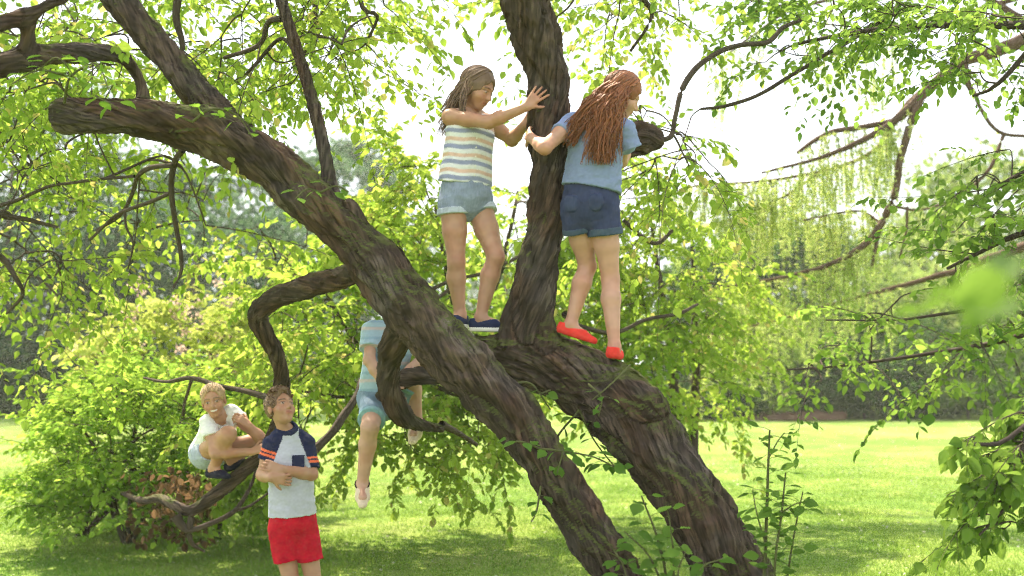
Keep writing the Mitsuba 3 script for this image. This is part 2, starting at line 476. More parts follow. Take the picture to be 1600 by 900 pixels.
def hand_sdf(S, w, d, n, side, curl=0.25, spread=0.11, s=1.0):
    """w wrist, d the way the fingers point, n the way the back of the hand faces, side +1 / -1: which way the thumb goes."""
    d = unit(d)
    n = unit(n - d * (np.asarray(n) @ d))
    t = side * np.cross(d, n)
    for x in (0.020, 0.007, -0.007, -0.020):
        S.cone(w + t * x * 0.6 * s, w + (d * 0.070 + t * x * 1.15) * s, 0.0125 * s, 0.0105 * s, 0.012 * s)
    for j, L in enumerate((0.064, 0.071, 0.066, 0.052)):
        b = w + (d * (0.074 - 0.004 * (j == 3)) + t * (0.027 - 0.018 * j)) * s
        a = (1.5 - j) * spread
        dj = d * math.cos(a) + t * math.sin(a)
        bend = 0
        for q, frac in enumerate((0.45, 0.30, 0.25)):
            bend += curl * (0.7 + 0.5 * q) * (1 + 0.12 * j)
            v = dj * math.cos(bend) - n * math.sin(bend)
            e = b + v * L * frac * s
            S.cone(b, e, (0.0078 - 0.0006 * q) * s, (0.0072 - 0.0006 * q) * s, 0.004 * s)
            b = e
    b = w + (d * 0.022 + t * 0.020) * s
    v = unit(d * 0.62 + t * 0.75 - n * 0.15)
    e = b + v * 0.040 * s
    S.cone(b, e, 0.0115 * s, 0.0090 * s, 0.012 * s)
    S.cone(e, e + unit(v + d * 0.35 - n * curl) * 0.028 * s, 0.0088 * s, 0.0070 * s, 0.004 * s)


def yoke(S, neck, a, b, r0, r1):
    S.cone(neck, a, r0, r1, 0.03).cone(neck, b, r0, r1, 0.03)


def limb(S, a, b, c, r, k=0.02, bulge=None):
    """Two bones a-b-c with radii r = (at a, above b, at b, below b, at c); bulge: the way the muscle of the lower bone lies."""
    m1, m2 = lerp(a, b, 0.45), lerp(b, c, 0.30)
    S.cone(a, m1, r[0], r[1], k).cone(m1, b, r[1], r[2], k)
    off = 0 if bulge is None else np.asarray(bulge) * r[3] * 0.28
    S.cone(b, m2 + off, r[2], r[3], k).cone(m2 + off, c, r[3], r[4], k)


def person_mesh(S, head, R, s, skin, hairc, smile=0.0, h=0.0055, spots=()):
    v, f = S.mesh(h)
    q = (v - head) @ R.T / s
    x, y, z = np.abs(q[:, 0]), q[:, 1], q[:, 2]
    n = meshkit.fbm(v * 26, 3)[:, None]
    col = np.asarray(skin) * (0.86 + 0.28 * n)
    face = (y > 0.02) & (np.abs(z) < 0.13) & (x < 0.09)

    def paint(mask, c, soft=1.0):
        nonlocal col
        m = (np.clip(mask, 0, 1) * face * soft)[:, None]
        col = lerp(col, np.asarray(c), m)
    for c, rr in spots:      # knees, elbows, knuckles: redder and rougher skin
        m = np.exp(-((v - c) ** 2).sum(1) / (2 * rr * rr))[:, None]
        col = lerp(col, np.asarray(skin) * [0.92, 0.74, 0.72] * (0.8 + 0.4 * n), 0.75 * m)
    mott = sstep(0.48, 0.66, meshkit.fbm(v * 11 + 5, 3))[:, None]
    col = lerp(col, col * [0.97, 0.88, 0.86], mott)
    flush = np.exp(-((x - 0.040) ** 2 + (z + 0.028) ** 2) / 0.0005) * 0.35
    paint(flush, np.asarray(skin) * [1.15, 0.80, 0.78])
    paint(sstep(0.0125, 0.0085, np.sqrt(((x - 0.031)) ** 2 + ((z - 0.001) * 2.4) ** 2)) * (y > 0.06), (0.50, 0.47, 0.45))
    paint(sstep(0.0072, 0.0048, np.hypot(x - 0.031, (z - 0.001) * 1.25)) * (y > 0.06), (0.035, 0.028, 0.022))
    paint(sstep(0.0035, 0.001, np.abs(z - 0.0095 + 9 * (x - 0.031) ** 2)) * sstep(0.018, 0.013, np.abs(x - 0.031)) * (y > 0.055), (0.07, 0.04, 0.03), 0.8)
    paint(sstep(0.0055, 0.002, np.abs(z - 0.026 + 8 * (x - 0.028) ** 2)) * sstep(0.024, 0.017, np.abs(x - 0.031)) * (y > 0.05), np.asarray(hairc) * 0.6, 0.85)
    w = 0.022 + 0.006 * smile
    zz = z + 0.058 - smile * 7 * x ** 2
    paint(sstep(0.011, 0.007, np.abs(zz)) * sstep(w + 0.004, w - 0.003, x) * (y > 0.06), np.asarray(skin) * [0.95, 0.66, 0.65])
    if smile:
        paint(sstep(0.0050, 0.0030, np.abs(zz - 0.001)) * sstep(w - 0.004, w - 0.008, x) * (y > 0.06), (0.70, 0.67, 0.62))
    else:
        paint(sstep(0.0022, 0.0008, np.abs(zz)) * sstep(w, w - 0.004, x) * (y > 0.06), (0.10, 0.03, 0.025))
    return mikit.ply((v, f), 'skin', True, color=np.clip(col, 0.01, 0.9))


def cloth(S, col, h=0.0055, wrinkle=0.007, grain=None, seed=0, paint=None):
    warp = lambda X: wrinkle * (2 * np.abs(meshkit.fbm(X * np.array([11, 11, 17]) + seed, 3) - 0.5) - 0.35) + 0.25 * wrinkle * (meshkit.noise(X * 45, seed) - 0.5)
    v, f = S.mesh(h, warp)
    n = meshkit.fbm(v * 90, 2, seed)[:, None]
    c = np.broadcast_to(np.asarray(col, float), v.shape) if paint is None else paint(v)
    return mikit.ply((v, f), 'cloth', True, color=np.clip(c * (0.88 + 0.24 * n), 0.005, 0.9))


def shoe(parent, ankle, d, up, col, size=0.215, sole=True, strap=None, low=0.062, closed=False):
    up = unit(up)
    d = unit(np.asarray(d, float) - up * (np.asarray(d) @ up))
    base = ankle - up * 0.068
    heel, toe = base - d * 0.030, base + d * (size - 0.075)
    mid = lerp(heel, toe, 0.6)
    S = Sdf()
    S.cone(heel + up * 0.030, mid + up * 0.028, 0.034, 0.036, 0.02).cone(mid + up * 0.026, toe + up * 0.020, 0.037, 0.026, 0.02, flat=(up, 1.25))
    S.cone(heel + up * 0.03, heel + up * 0.055, 0.034, 0.033, 0.01)
    if closed:
        S.cone(ankle - up * 0.02, mid + up * 0.035, 0.037, 0.032, 0.02)
    else:
        S.ell(base + d * 0.03 + up * 0.078, np.array([np.cross(d, up), d, up]), [0.040, 0.065, 0.026], 0.012, '-')
    S.cut(base + up * low, up).cut(base + up * 0.004, -up)
    key = part('shoe', parent, cloth(S, col, 0.0048, 0.002))
    if sole:
        Q = Sdf()
        Q.cone(heel + up * 0.003, mid + up * 0.003, 0.036, 0.040, 0.01).cone(mid + up * 0.003, toe + up * 0.003, 0.040, 0.030, 0.01)
        Q.cut(base + up * 0.013, up).cut(base - up * 0.010, -up)
        part('sole', key, mikit.ply(Q.mesh(0.005), 'shoe_sole', True))
    if strap:
        Q = Sdf()
        pts = [ankle + (np.cross(d, up) * math.cos(a) + d * math.sin(a)) * 0.037 + up * (0.004 - 0.012 * math.sin(a)) for a in np.linspace(0, 2 * np.pi, 15)]
        for a, b in zip(pts[:-1], pts[1:]):
            Q.cone(a, b, 0.007, 0.007, 0.003)
        part('strap', key, cloth(Q, strap, 0.0045, 0.0))
    return key


def foot_sdf(S, ankle, d, up, size=0.20):
    up = unit(up)
    d = unit(np.asarray(d, float) - up * (np.asarray(d) @ up))
    base = ankle - up * 0.040
    S.cone(ankle, base - d * 0.022, 0.032, 0.028, 0.02).cone(ankle - up * 0.012, base + d * (size - 0.10), 0.030, 0.024, 0.02)


def locks(parent, roots, tips, rng, rad, wave, col, name='hair', n=12, extra=None, curl=3.0):
    """Locks of hair as tapering wavy strands; extra: the cap's mesh."""
    N = len(roots)
    t = np.linspace(0, 1, n)[None, :, None]
    roots, tips = np.asarray(roots), np.asarray(tips)
    mid = lerp(roots, tips, 0.35) + extra[1] if extra is not None and extra[1] is not None else lerp(roots, tips, 0.4)
    p = (1 - t) ** 2 * roots[:, None] + 2 * t * (1 - t) * mid[:, None] + t ** 2 * tips[:, None]
    ph = 22 * meshkit.noise(roots * 14)[:, None] + rng.normal(0, 0.35, (N, 1))
    ph2 = 22 * meshkit.noise(roots * 14 + 50)[:, None] + rng.normal(0, 0.35, (N, 1))
    tt = t[..., 0]
    amp = wave * np.clip(tt * 2.2, 0, 1)
    p = p + np.stack([amp * np.sin(ph + tt * 6.28 * curl), amp * np.cos(ph2 + tt * 6.28 * curl), 0 * tt * ph], -1)
    r = rad * rng.uniform(0.7, 1.25, (N, 1)) * (1 - 0.75 * tt ** 2.5) * np.clip(0.35 + tt * 4, 0, 1)
    v, f = tubes(p, r, 4)
    c = np.repeat(np.repeat(rng.uniform(0.72, 1.25, (N, 1)), n, 1).ravel(), 4)[:, None] * np.asarray(col)
    if extra is not None and extra[0] is not None:
        ev, ef = extra[0]
        f = np.vstack([f, ef + len(v)])
        c = np.vstack([c, np.asarray(col) * (0.6 + 0.8 * meshkit.fbm(ev * [60, 60, 25], 3)[:, None])])
        v = np.vstack([v, ev])
    return part(name, parent, mikit.ply((v, f), 'hair', True, color=np.clip(c, 0.004, 0.9)))


def hair_cap(c, R, s=1.0, grow=0.012, front=0.0, back=-0.06, sweep=0.0, rough=0.006, ears=True, nape=1.0):
    g = lambda x, y, z: c + s * (x * R[0] + y * R[1] + z * R[2])
    S = Sdf()
    S.ell(g(0, -0.014, 0.034), R, (np.array([0.072, 0.090, 0.079]) + grow) * s, 0.0)
    if sweep:
        S.ell(g(0.012, 0.042, 0.092), R, np.array([0.048, 0.048, 0.026]) * s, 0.025)
    S.ell(g(0, -0.045 + 0.012 * (1 - nape), -0.015 + 0.02 * (1 - nape)), R, (np.array([0.064, 0.055, 0.075]) + grow * 0.6) * s, 0.02)
    S.ell(g(0, 0.100, -0.045 + front), R, np.array([0.064, 0.092, 0.098]) * s, 0.012, '-')
    for q in (-1, 1) if ears else ():
        S.ell(g(q * 0.086, 0.014, -0.035), R, np.array([0.030, 0.036, 0.042]) * s, 0.01, '-')
    S.cut(g(0, 0, back), -R[2])
    return S.mesh(0.005, lambda X: rough * (meshkit.fbm((X - c) @ R.T * [70, 16, 40], 3) - 0.5) * 2)


def scalp(parent, c, R, s, starts, ends, rng, rad, col, grow=0.010, lift=0.0, n=8):
    """Short strands lying on the head, each along the arc from one direction to another (head coordinates)."""
    a, b = unit(starts)[:, None], unit(ends)[:, None]
    t = np.linspace(0, 1, n)[None, :, None]
    d = unit(a * (1 - t) + b * t + rng.normal(0, 0.05, (len(starts), 1, 3)) * np.sin(t * 3.14))
    rr = np.array([0.072, 0.090, 0.079]) + grow + rng.uniform(-0.002, 0.004, (len(starts), 1, 1)) + lift * np.sin(t * 2.4)
    q = d * rr + np.array([0, -0.012, 0.032])
    p = c + s * (q @ R)
    tt = t[..., 0]
    r = rad * rng.uniform(0.7, 1.3, (len(starts), 1)) * np.sin(np.clip(tt * 0.85 + 0.12, 0, 1) * np.pi) ** 0.5
    v, f = tubes(p, r, 5)
    cc = np.repeat(np.repeat(rng.uniform(0.5, 1.5, (len(starts), 1)), n, 1).ravel(), 5)[:, None] * np.asarray(col)
    return part('hair_strands', parent, mikit.ply((v, f), 'hair', True, color=np.clip(cc, 0.004, 0.9)), kind='stuff')


SKIN = np.array([0.39, 0.215, 0.145])
SKIN_FAIR = np.array([0.45, 0.265, 0.195])
rng = np.random.default_rng(7)

# ---- the girl on the level limb, hands against the upright trunk
g1 = thing('person', 'girl in striped sleeveless top and light denim shorts pressing hands on the upright trunk', 'person')
d0 = 6.68
R = frame((0.55, -0.83, 0.0))
hd, HR = P(746, 139, d0 - 0.02), frame((0.78, -0.42, -0.42), (0.30, -0.1, 1))
shR, shL = P(704, 183, d0 - 0.06), P(766, 193, d0 + 0.10)
hipR, hipL = P(708, 322, d0 - 0.03), P(748, 322, d0 + 0.05)
knR, knL, anR, anL = P(713, 409, d0 - 0.06), P(775, 402, d0 - 0.05), P(719, 491, d0 - 0.02), P(751, 496, d0 - 0.05)
S = Sdf()
head_sdf(S, hd, HR, 0.98)
chest, waist, pelv = P(734, 212, d0 + 0.01), P(728, 265, d0 + 0.01), P(728, 305, d0 + 0.01)
S.cone(P(735, 186, d0 + 0.02), hd - HR[2] * 0.05 - HR[1] * 0.02, 0.044, 0.040, 0.02)
S.cone(shR, shL, 0.040, 0.040, 0.03)
yoke(S, P(735, 176, d0 + 0.03), shR, shL, 0.046, 0.036)
S.ell(chest, R, [0.125, 0.082, 0.125], 0.04).ell(waist, R, [0.108, 0.078, 0.10], 0.05).ell(pelv, R, [0.128, 0.09, 0.085], 0.05)
elR, wrR = P(763, 191, d0 - 0.19), P(822, 167, 6.43)
elL, wrL = P(800, 219, d0 + 0.14), P(820, 195, 6.66)
limb(S, shR, elR, wrR, (0.043, 0.038, 0.034, 0.034, 0.024))
limb(S, shL, elL, wrL, (0.043, 0.038, 0.034, 0.034, 0.024))
hand_sdf(S, wrR, P(849, 139, 6.44) - wrR, (0.05, -1, 0.0), 1, 0.10, 0.16)
hand_sdf(S, wrL, P(835, 174, 6.60) - wrL, (-0.6, -0.8, 0.0), 1, 0.2)
limb(S, hipR, knR, anR, (0.076, 0.065, 0.047, 0.051, 0.029), 0.02, -R[1])
limb(S, hipL, knL, anL, (0.076, 0.065, 0.047, 0.051, 0.029), 0.02, -R[1])
fR, fL = (-0.35, -0.93, 0.0), (0.93, -0.30, -0.05)
foot_sdf(S, anR, fR, (0, 0, 1))
foot_sdf(S, anL, fL, (0, 0, 1))
part('body', g1, person_mesh(S, hd, HR, 0.98, SKIN, (0.12, 0.07, 0.05), spots=((knR - R[1] * -0.04, 0.03), (knL + R[1] * 0.04, 0.03), (elR, 0.03), (elL, 0.03), (wrR + [0.05, 0, 0.06], 0.03))))
S = Sdf()
hem = P(727, 287, d0 + 0.01)
S.ell(chest + [0, 0, 0.0], R, [0.138, 0.097, 0.13], 0.03).cone(chest, hem, 0.135, 0.158, 0.03, cut1=0.0, flat=(R[1], 1.42))
S.cone(lerp(shR, shL, 0.20), lerp(shR, shL, 0.80), 0.047, 0.047, 0.03)
for q in (0.15, 0.85):
    S.cone(lerp(shR, shL, q), lerp(chest, lerp(shR, shL, q), 0.3), 0.046, 0.075, 0.03)
S.ell(P(738, 172, d0 - 0.05), R, [0.068, 0.10, 0.075], 0.015, '-')
for q in (shR, shL):
    S.ball(q + R[0] * (0.045 if q is shR else -0.045), 0.050, 0.012, '-')


def stripes(v):
    a = (v @ np.array([0.05, 0, 1.0]) + 0.004 * np.sin(v[:, 0] * 40) + 0.006 * meshkit.fbm(v * 12, 2)) / 0.086 % 1
    c = np.full((len(v), 3), 0.66) * [0.97, 0.97, 1.04]
    band = lambda lo, hi: (sstep(lo - 0.04, lo + 0.04, a) * sstep(hi + 0.04, hi - 0.04, a))[:, None]
    c = lerp(c, np.array([0.245, 0.265, 0.42]), band(0.04, 0.32))
    return lerp(c, np.array([0.60, 0.41, 0.35]), band(0.52, 0.76))


sk = part('striped_top', g1, cloth(S, 0, h=0.0046, paint=stripes, seed=3, wrinkle=0.014))
Q = Sdf()
for i in range(5):
    b = lerp(chest, hem, 0.12 + 0.19 * i) + R[1] * (0.103 + 0.003 * i) + R[0] * 0.015
    Q.ell(b, R, [0.006, 0.004, 0.006], 0)
part('buttons', sk, mikit.ply(Q.mesh(0.003), 'shoe_sole', True), kind='stuff')


def denim(base):
    def paint(v):
        n = meshkit.fbm(v * [160, 160, 30], 2)[:, None]
        w = meshkit.fbm(v * 14, 3)[:, None]
        return np.asarray(base) * (0.62 + 0.45 * n + 0.5 * w)
    return paint


def shorts(parent, name, pelvis, R, hips, knees, frac, rtop, rhem, base, top, seed=0, pr=(0.145, 0.112, 0.10), cuff=None, paint=None):
    S = Sdf()
    S.ell(pelvis, R, pr, 0.03)
    S.cone(pelvis, top, pr[0], pr[0] * 0.92, 0.03, cut1=0.0, flat=(R[1], pr[0] / pr[1]))
    for a, b in zip(hips, knees):
        S.cone(a, lerp(a, b, frac), rtop, rhem, 0.025, cut1=0.0)
    pt = paint or denim(base)
    key = part(name, parent, cloth(S, base, paint=pt, seed=seed, wrinkle=0.011))
    for a, b in zip(hips, knees):
        if cuff:
            Q = Sdf()
            Q.cone(lerp(a, b, frac - 0.10), lerp(a, b, frac + 0.015), rhem + 0.004, rhem + 0.006, 0.01, cut0=0.0, cut1=0.0)
            part('cuff', key, cloth(Q, cuff, paint=denim(cuff), seed=seed, wrinkle=0.003))
    return key


sk = shorts(g1, 'shorts', pelv, R, (hipR, hipL), (knR, knL), 0.15, 0.083, 0.086, (0.20, 0.235, 0.33), P(728, 276, d0 + 0.01), 5, pr=(0.145, 0.112, 0.078), cuff=(0.36, 0.40, 0.48))
Q = Sdf()
top = P(728, 279, d0 + 0.01)
Q.cone(top - R[2] * 0.008, top + R[2] * 0.018, 0.140, 0.138, 0.0, cut0=0.0, cut1=0.0, flat=(R[1], 1.32))
part('belt', sk, cloth(Q, (0.05, 0.035, 0.03), wrinkle=0.0))
shoe(g1, anR, fR, (0, 0, 1), (0.022, 0.028, 0.075))
shoe(g1, anL, fL, (0.03, 0, 1), (0.022, 0.028, 0.075))
hc = (0.16, 0.10, 0.075)
cap = hair_cap(hd, HR, 0.98, 0.013, 0.012, -0.085, ears=False)
n = 380
ang = rng.uniform(-1.3, 2.0, n)
rt = hd + HR[0] * (0.080 * np.sin(ang))[:, None] - HR[1] * (0.072 * np.cos(ang) + 0.012)[:, None] + HR[2] * rng.uniform(-0.03, 0.06, n)[:, None]
tp = P(700, 186, d0 + 0.02) + np.stack([rng.normal(0.0, 0.026, n), rng.normal(0.0, 0.035, n), rng.uniform(-0.10, 0.05, n)], 1)
m = (ang > 1.1) & (rng.random(n) < 0.6)
tp[m] = P(722, 168, d0 - 0.10) + np.stack([rng.normal(0.0, 0.012, m.sum()), rng.normal(0.0, 0.012, m.sum()), rng.uniform(-0.05, 0.03, m.sum())], 1)
locks(g1, rt, tp, rng, 0.0046, 0.004, hc, extra=(cap, -HR[1] * 0.02 + np.array([0, 0, 0.02])), n=12, curl=1.5)

az = rng.uniform(-2.6, 2.6, 170)
scalp(g1, hd, HR, 0.98, np.stack([0.15 * np.sin(az), 0.45 - 0.3 * rng.random(170), 0.9 + 0 * az], 1), np.stack([np.sin(az), -np.abs(np.cos(az)) * 0.9 - 0.1, rng.uniform(-0.5, 0.0, 170)], 1), rng, 0.0048, hc, 0.014)

# ---- the girl seen from behind, on the right trunk
g2 = thing('person', 'girl with long wavy red hair, blue t-shirt and red slip-on shoes, seen from behind', 'person')
d0 = 6.40
R = frame((0.36, 0.93, 0.0))
hd, HR = P(972, 150, d0 - 0.03), frame((0.86, 0.22, -0.42), (0.35, 0.0, 1))
shL, shR = P(894, 192, d0 + 0.03), P(975, 203, d0 - 0.08)
chest, waist, pelv = P(932, 222, d0 - 0.02), P(925, 272, d0), P(922, 320, d0)
hipL, hipR = P(902, 340, d0 + 0.01), P(943, 340, d0 - 0.03)
knL, anL, knR, anR = P(918, 416, d0 + 0.07), P(892, 506, d0 + 0.00), P(954, 437, d0 - 0.01), P(960, 541, d0 - 0.13)
S = Sdf()
head_sdf(S, hd, HR, 1.0)
S.cone(P(938, 190, d0 - 0.01), hd - HR[2] * 0.05 - HR[1] * 0.02, 0.046, 0.042, 0.02)
S.cone(shL, shR, 0.042, 0.042, 0.03)
yoke(S, P(940, 184, d0 - 0.01), shL, shR, 0.046, 0.038)
S.ell(chest, R, [0.128, 0.084, 0.125], 0.04).ell(waist, R, [0.112, 0.08, 0.10], 0.05).ell(pelv, R, [0.13, 0.095, 0.085], 0.05)
elL, wrL = P(851, 231, 6.23), P(829, 215, 6.40)
elR, wrR = P(970, 252, 6.52), P(984, 224, 6.66)
limb(S, shL, elL, wrL, (0.043, 0.039, 0.035, 0.035, 0.025))
limb(S, shR, elR, wrR, (0.043, 0.039, 0.035, 0.035, 0.025))
hand_sdf(S, wrL, P(821, 205, 6.52) - wrL, (-0.85, -0.5, 0.1), -1, 0.22, 0.08)
hand_sdf(S, wrR, P(998, 200, 6.68) - wrR, (0, -1, 0.2), 1, 0.3)
limb(S, hipL, knL, anL, (0.075, 0.064, 0.046, 0.050, 0.029), 0.02, -R[1])
limb(S, hipR, knR, anR, (0.075, 0.064, 0.046, 0.050, 0.028), 0.02, -R[1])
fL, fR, uL = (0.90, -0.30, -0.30), (0.25, 0.95, 0.0), (0.32, 0, 0.95)
foot_sdf(S, anL, fL, uL)
foot_sdf(S, anR, fR, (0, 0, 1))
part('body', g2, person_mesh(S, hd, HR, 1.0, SKIN_FAIR * [0.95, 0.9, 0.88], (0.22, 0.09, 0.04), spots=((knR, 0.045), (knL, 0.045), (elL, 0.04), (anL, 0.03), (anR, 0.03))))
S = Sdf()
hem = P(923, 292, d0)
hem = hem + R[0] * 0.0
S.ell(chest, R, [0.140, 0.098, 0.135], 0.03).cone(chest, hem - [0, 0, 0.03], 0.136, 0.163, 0.03, flat=(R[1], 1.30))
S.cone(lerp(shL, shR, 0.06), lerp(shL, shR, 0.94), 0.052, 0.052, 0.035)
S.cone(shL, lerp(shL, elL, 0.42), 0.053, 0.051, 0.02, cut1=0.0).cone(shR, lerp(shR, elR, 0.50) + [0.02, 0, 0], 0.054, 0.058, 0.02, cut1=0.0)
S.cone(shR, shR + np.array([0.035, 0.02, -0.09]), 0.052, 0.056, 0.02, cut1=0.0)
S.cut(hem - [0, 0, 0.008], unit([-0.20, 0.0, -1.0]))
part('t_shirt', g2, cloth(S, (0.185, 0.230, 0.400), seed=9, wrinkle=0.016))
sk = shorts(g2, 'shorts', pelv, R, (hipL, hipR), (knL, knR), 0.27, 0.086, 0.088, (0.032, 0.040, 0.090), P(923, 286, d0), 11, pr=(0.150, 0.118, 0.105), cuff=(0.045, 0.065, 0.10))
for q in (-1, 1):
    c = pelv - R[1] * 0.115 + R[0] * q * 0.065 + R[2] * 0.0
    Q = Sdf()
    Q.ell(c, R, [0.045, 0.016, 0.052], 0)
    Q.cut(c + R[2] * 0.04, R[2])
    part('back_pocket', sk, cloth(Q, (0.04, 0.055, 0.10), paint=denim((0.034, 0.044, 0.094)), wrinkle=0.001))
shoe(g2, anL, fL, uL, (0.62, 0.045, 0.035), sole=False)
shoe(g2, anR, fR, (0.1, 0, 1), (0.62, 0.045, 0.035), sole=False)
hc = (0.20, 0.070, 0.030)
cap = hair_cap(hd, HR, 1.0, 0.014, 0.012, -0.075)
n = 900
ang = rng.uniform(-1.6, 1.9, n)
rt = hd + HR[0] * (0.075 * np.sin(ang))[:, None] - HR[1] * (0.075 * np.cos(ang))[:, None] + HR[2] * rng.uniform(-0.03, 0.07, n)[:, None]
tp = P(940, 250, d0 - 0.155) + np.stack([rng.normal(0.0, 0.042, n), rng.normal(-0.005, 0.02, n), rng.uniform(-0.03, 0.12, n)], 1)
m = rng.random(n) < 0.26
tp[m] = P(893, 226, d0 - 0.06) + np.stack([rng.normal(0, 0.025, m.sum()), rng.normal(-0.02, 0.02, m.sum()), rng.uniform(-0.02, 0.10, m.sum())], 1)
locks(g2, rt, tp, rng, 0.0046, 0.012, hc, extra=(cap, np.array([-0.02, -0.075, 0.06])), n=14, curl=2.3)

az = rng.uniform(-2.2, 2.4, 200)
scalp(g2, hd, HR, 1.0, np.stack([0.15 * np.sin(az), 0.5 - 0.4 * rng.random(200), 0.9 + 0 * az], 1), np.stack([np.sin(az), -np.abs(np.cos(az)) * 0.9 - 0.1, rng.uniform(-0.6, 0.1, 200)], 1), rng, 0.0050, hc, 0.016)

# ---- the boy standing on the lawn
b1 = thing('person', 'boy standing on the grass with folded arms in navy sleeved grey t-shirt and red shorts', 'person')
d0 = 7.30
R = frame((0.25, -0.97, 0.0))
hd, HR = P(438, 638, d0 - 0.02), frame((0.66, -0.68, 0.42), (-0.05, 0.1, 1))
shR, shL = P(425, 694, d0 - 0.02), P(478, 692, d0 + 0.03)
chest, waist, pelv = P(453, 722, d0 + 0.01), P(456, 775, d0), P(458, 812, d0)
hipR, hipL, knR, knL = P(440, 828, d0 - 0.02), P(476, 828, d0 + 0.02), P(455, 910, d0 - 0.03), P(490, 910, d0)
anR, anL = P(452, 972, d0 + 0.02), P(496, 972, d0 + 0.03)
anR[2] = anL[2] = 0.068
S = Sdf()
head_sdf(S, hd, HR, 1.0)
S.cone(P(449, 680, d0 + 0.01), hd - HR[2] * 0.05 - HR[1] * 0.025, 0.044, 0.039, 0.02)
S.cone(shR, shL, 0.044, 0.044, 0.03)
yoke(S, P(449, 674, d0 + 0.02), shR, shL, 0.042, 0.038)
S.ell(chest, R, [0.115, 0.085, 0.125], 0.04).ell(waist, R, [0.105, 0.080, 0.11], 0.05).ell(pelv, R, [0.115, 0.09, 0.085], 0.05)
elR, wrR = P(410, 742, d0 - 0.03), P(424, 746, d0 - 0.20)
elL, wrL = P(487, 741, d0 - 0.03), P(441, 734, d0 - 0.17)
limb(S, shR, elR, wrR, (0.045, 0.041, 0.036, 0.037, 0.027))
limb(S, shL, elL, wrL, (0.045, 0.041, 0.036, 0.037, 0.027))
hand_sdf(S, wrR, P(446, 750, d0 - 0.19) - wrR, (-0.2, -1, -0.1), 1, 0.45, 0.04)
hand_sdf(S, wrL, P(417, 727, d0 - 0.19) - wrL, (0.1, -1, 0.25), -1, 0.30, 0.04)
limb(S, hipR, knR, anR, (0.070, 0.062, 0.048, 0.051, 0.031), 0.02, -R[1])
limb(S, hipL, knL, anL, (0.070, 0.062, 0.048, 0.051, 0.031), 0.02, -R[1])
foot_sdf(S, anR, (0.1, -1, 0), (0, 0, 1))
foot_sdf(S, anL, (0.4, -0.9, 0), (0, 0, 1))
part('body', b1, person_mesh(S, hd, HR, 1.0, SKIN, (0.10, 0.06, 0.04), spots=((elR, 0.035), (elL, 0.035), (knR, 0.04), (knL, 0.04))))
S = Sdf()
hem = P(457, 801, d0)
S.ell(chest, R, [0.130, 0.100, 0.138], 0.03).cone(chest, hem - [0, 0, 0.012], 0.127, 0.139, 0.03, cut1=0.0, flat=(R[1], 1.12))
S.cone(lerp(shR, shL, 0.08), lerp(shR, shL, 0.92), 0.048, 0.048, 0.04)
yoke(S, P(449, 672, d0 + 0.015), shR, shL, 0.052, 0.046)
slR, slL = lerp(shR, elR, 0.50), lerp(shL, elL, 0.82)
S.cone(shR, slR, 0.049, 0.053, 0.02, cut1=0.0).cone(shL, slL, 0.049, 0.052, 0.02, cut1=0.0)
neck = P(447, 668, d0 - 0.02)
S.ell(neck + R[1] * 0.03 + R[2] * 0.015, R, [0.056, 0.075, 0.036], 0.006, '-')


def raglan(v):
    c = np.broadcast_to(np.array([0.43, 0.44, 0.53]), v.shape).copy()
    q = (v - chest) @ R.T
    sleeve = np.abs(q[:, 0]) > 0.047 + 0.38 * np.clip(0.155 - q[:, 2], 0, 1)
    col = np.hypot(q[:, 0] - (neck - chest) @ R[0], (q[:, 2] - (neck - chest) @ R[2]) * 1.5) < 0.074
    c[sleeve | (col & (q[:, 2] > 0.085))] = (0.018, 0.022, 0.065)
    for a, b in ((shR, slR), (shL, slL)):
        L = np.linalg.norm(b - a)
        t = (v - b) @ unit(b - a)
        near = (np.linalg.norm(v - b, axis=1) < 0.11) & sleeve
        for o in (-0.030, -0.054):
            c[near & (np.abs(t - o) < 0.0075)] = (0.75, 0.16, 0.075)
    return c


sk = part('raglan_shirt', b1, cloth(S, 0, h=0.005, paint=raglan, seed=21, wrinkle=0.014))
c = chest - R[0] * 0.040 + R[1] * 0.112 + R[2] * 0.012
Q = Sdf()
Q.add(lambda X: np.max(np.abs((X - c) @ R.T) - [0.036, 0.012, 0.036], axis=-1), c - 0.06, c + 0.06)
part('chest_pocket', sk, cloth(Q, (0.018, 0.022, 0.065), 0.004, 0.002))
shorts(b1, 'shorts', pelv, R, (hipR, hipL), (knR, knL), 0.58, 0.080, 0.079, (0.42, 0.008, 0.022), P(457, 796, d0), 31,
       pr=(0.131, 0.112, 0.10), paint=lambda v: np.array([0.42, 0.008, 0.022]) * (0.75 + 0.5 * meshkit.fbm(v * 20, 2)[:, None]))
shoe(b1, anR, (0.1, -1, 0), (0, 0, 1), (0.25, 0.25, 0.27))
shoe(b1, anL, (0.4, -0.9, 0), (0, 0, 1), (0.25, 0.25, 0.27))
hc = (0.155, 0.092, 0.055)
cap = hair_cap(hd, HR, 1.0, 0.007, 0.022, -0.040, sweep=1, rough=0.005, nape=0.0)
n = 150
a1, a2 = rng.uniform(-1.3, 1.3, n), rng.uniform(-0.2, 1.0, n)
rt = hd + HR[0] * (0.062 * np.sin(a1))[:, None] + HR[1] * (0.06 * a2)[:, None] + HR[2] * (0.118 * np.cos(a1 * 0.8) - 0.02 * a2)[:, None]
tp = rt + HR[1] * rng.uniform(0.01, 0.04, n)[:, None] + HR[2] * rng.uniform(0.0, 0.022, n)[:, None] + HR[0] * rng.normal(0.015, 0.012, n)[:, None]
locks(b1, rt, tp, rng, 0.0045, 0.002, hc, extra=(cap, HR[2] * 0.008), n=6, curl=0.5)

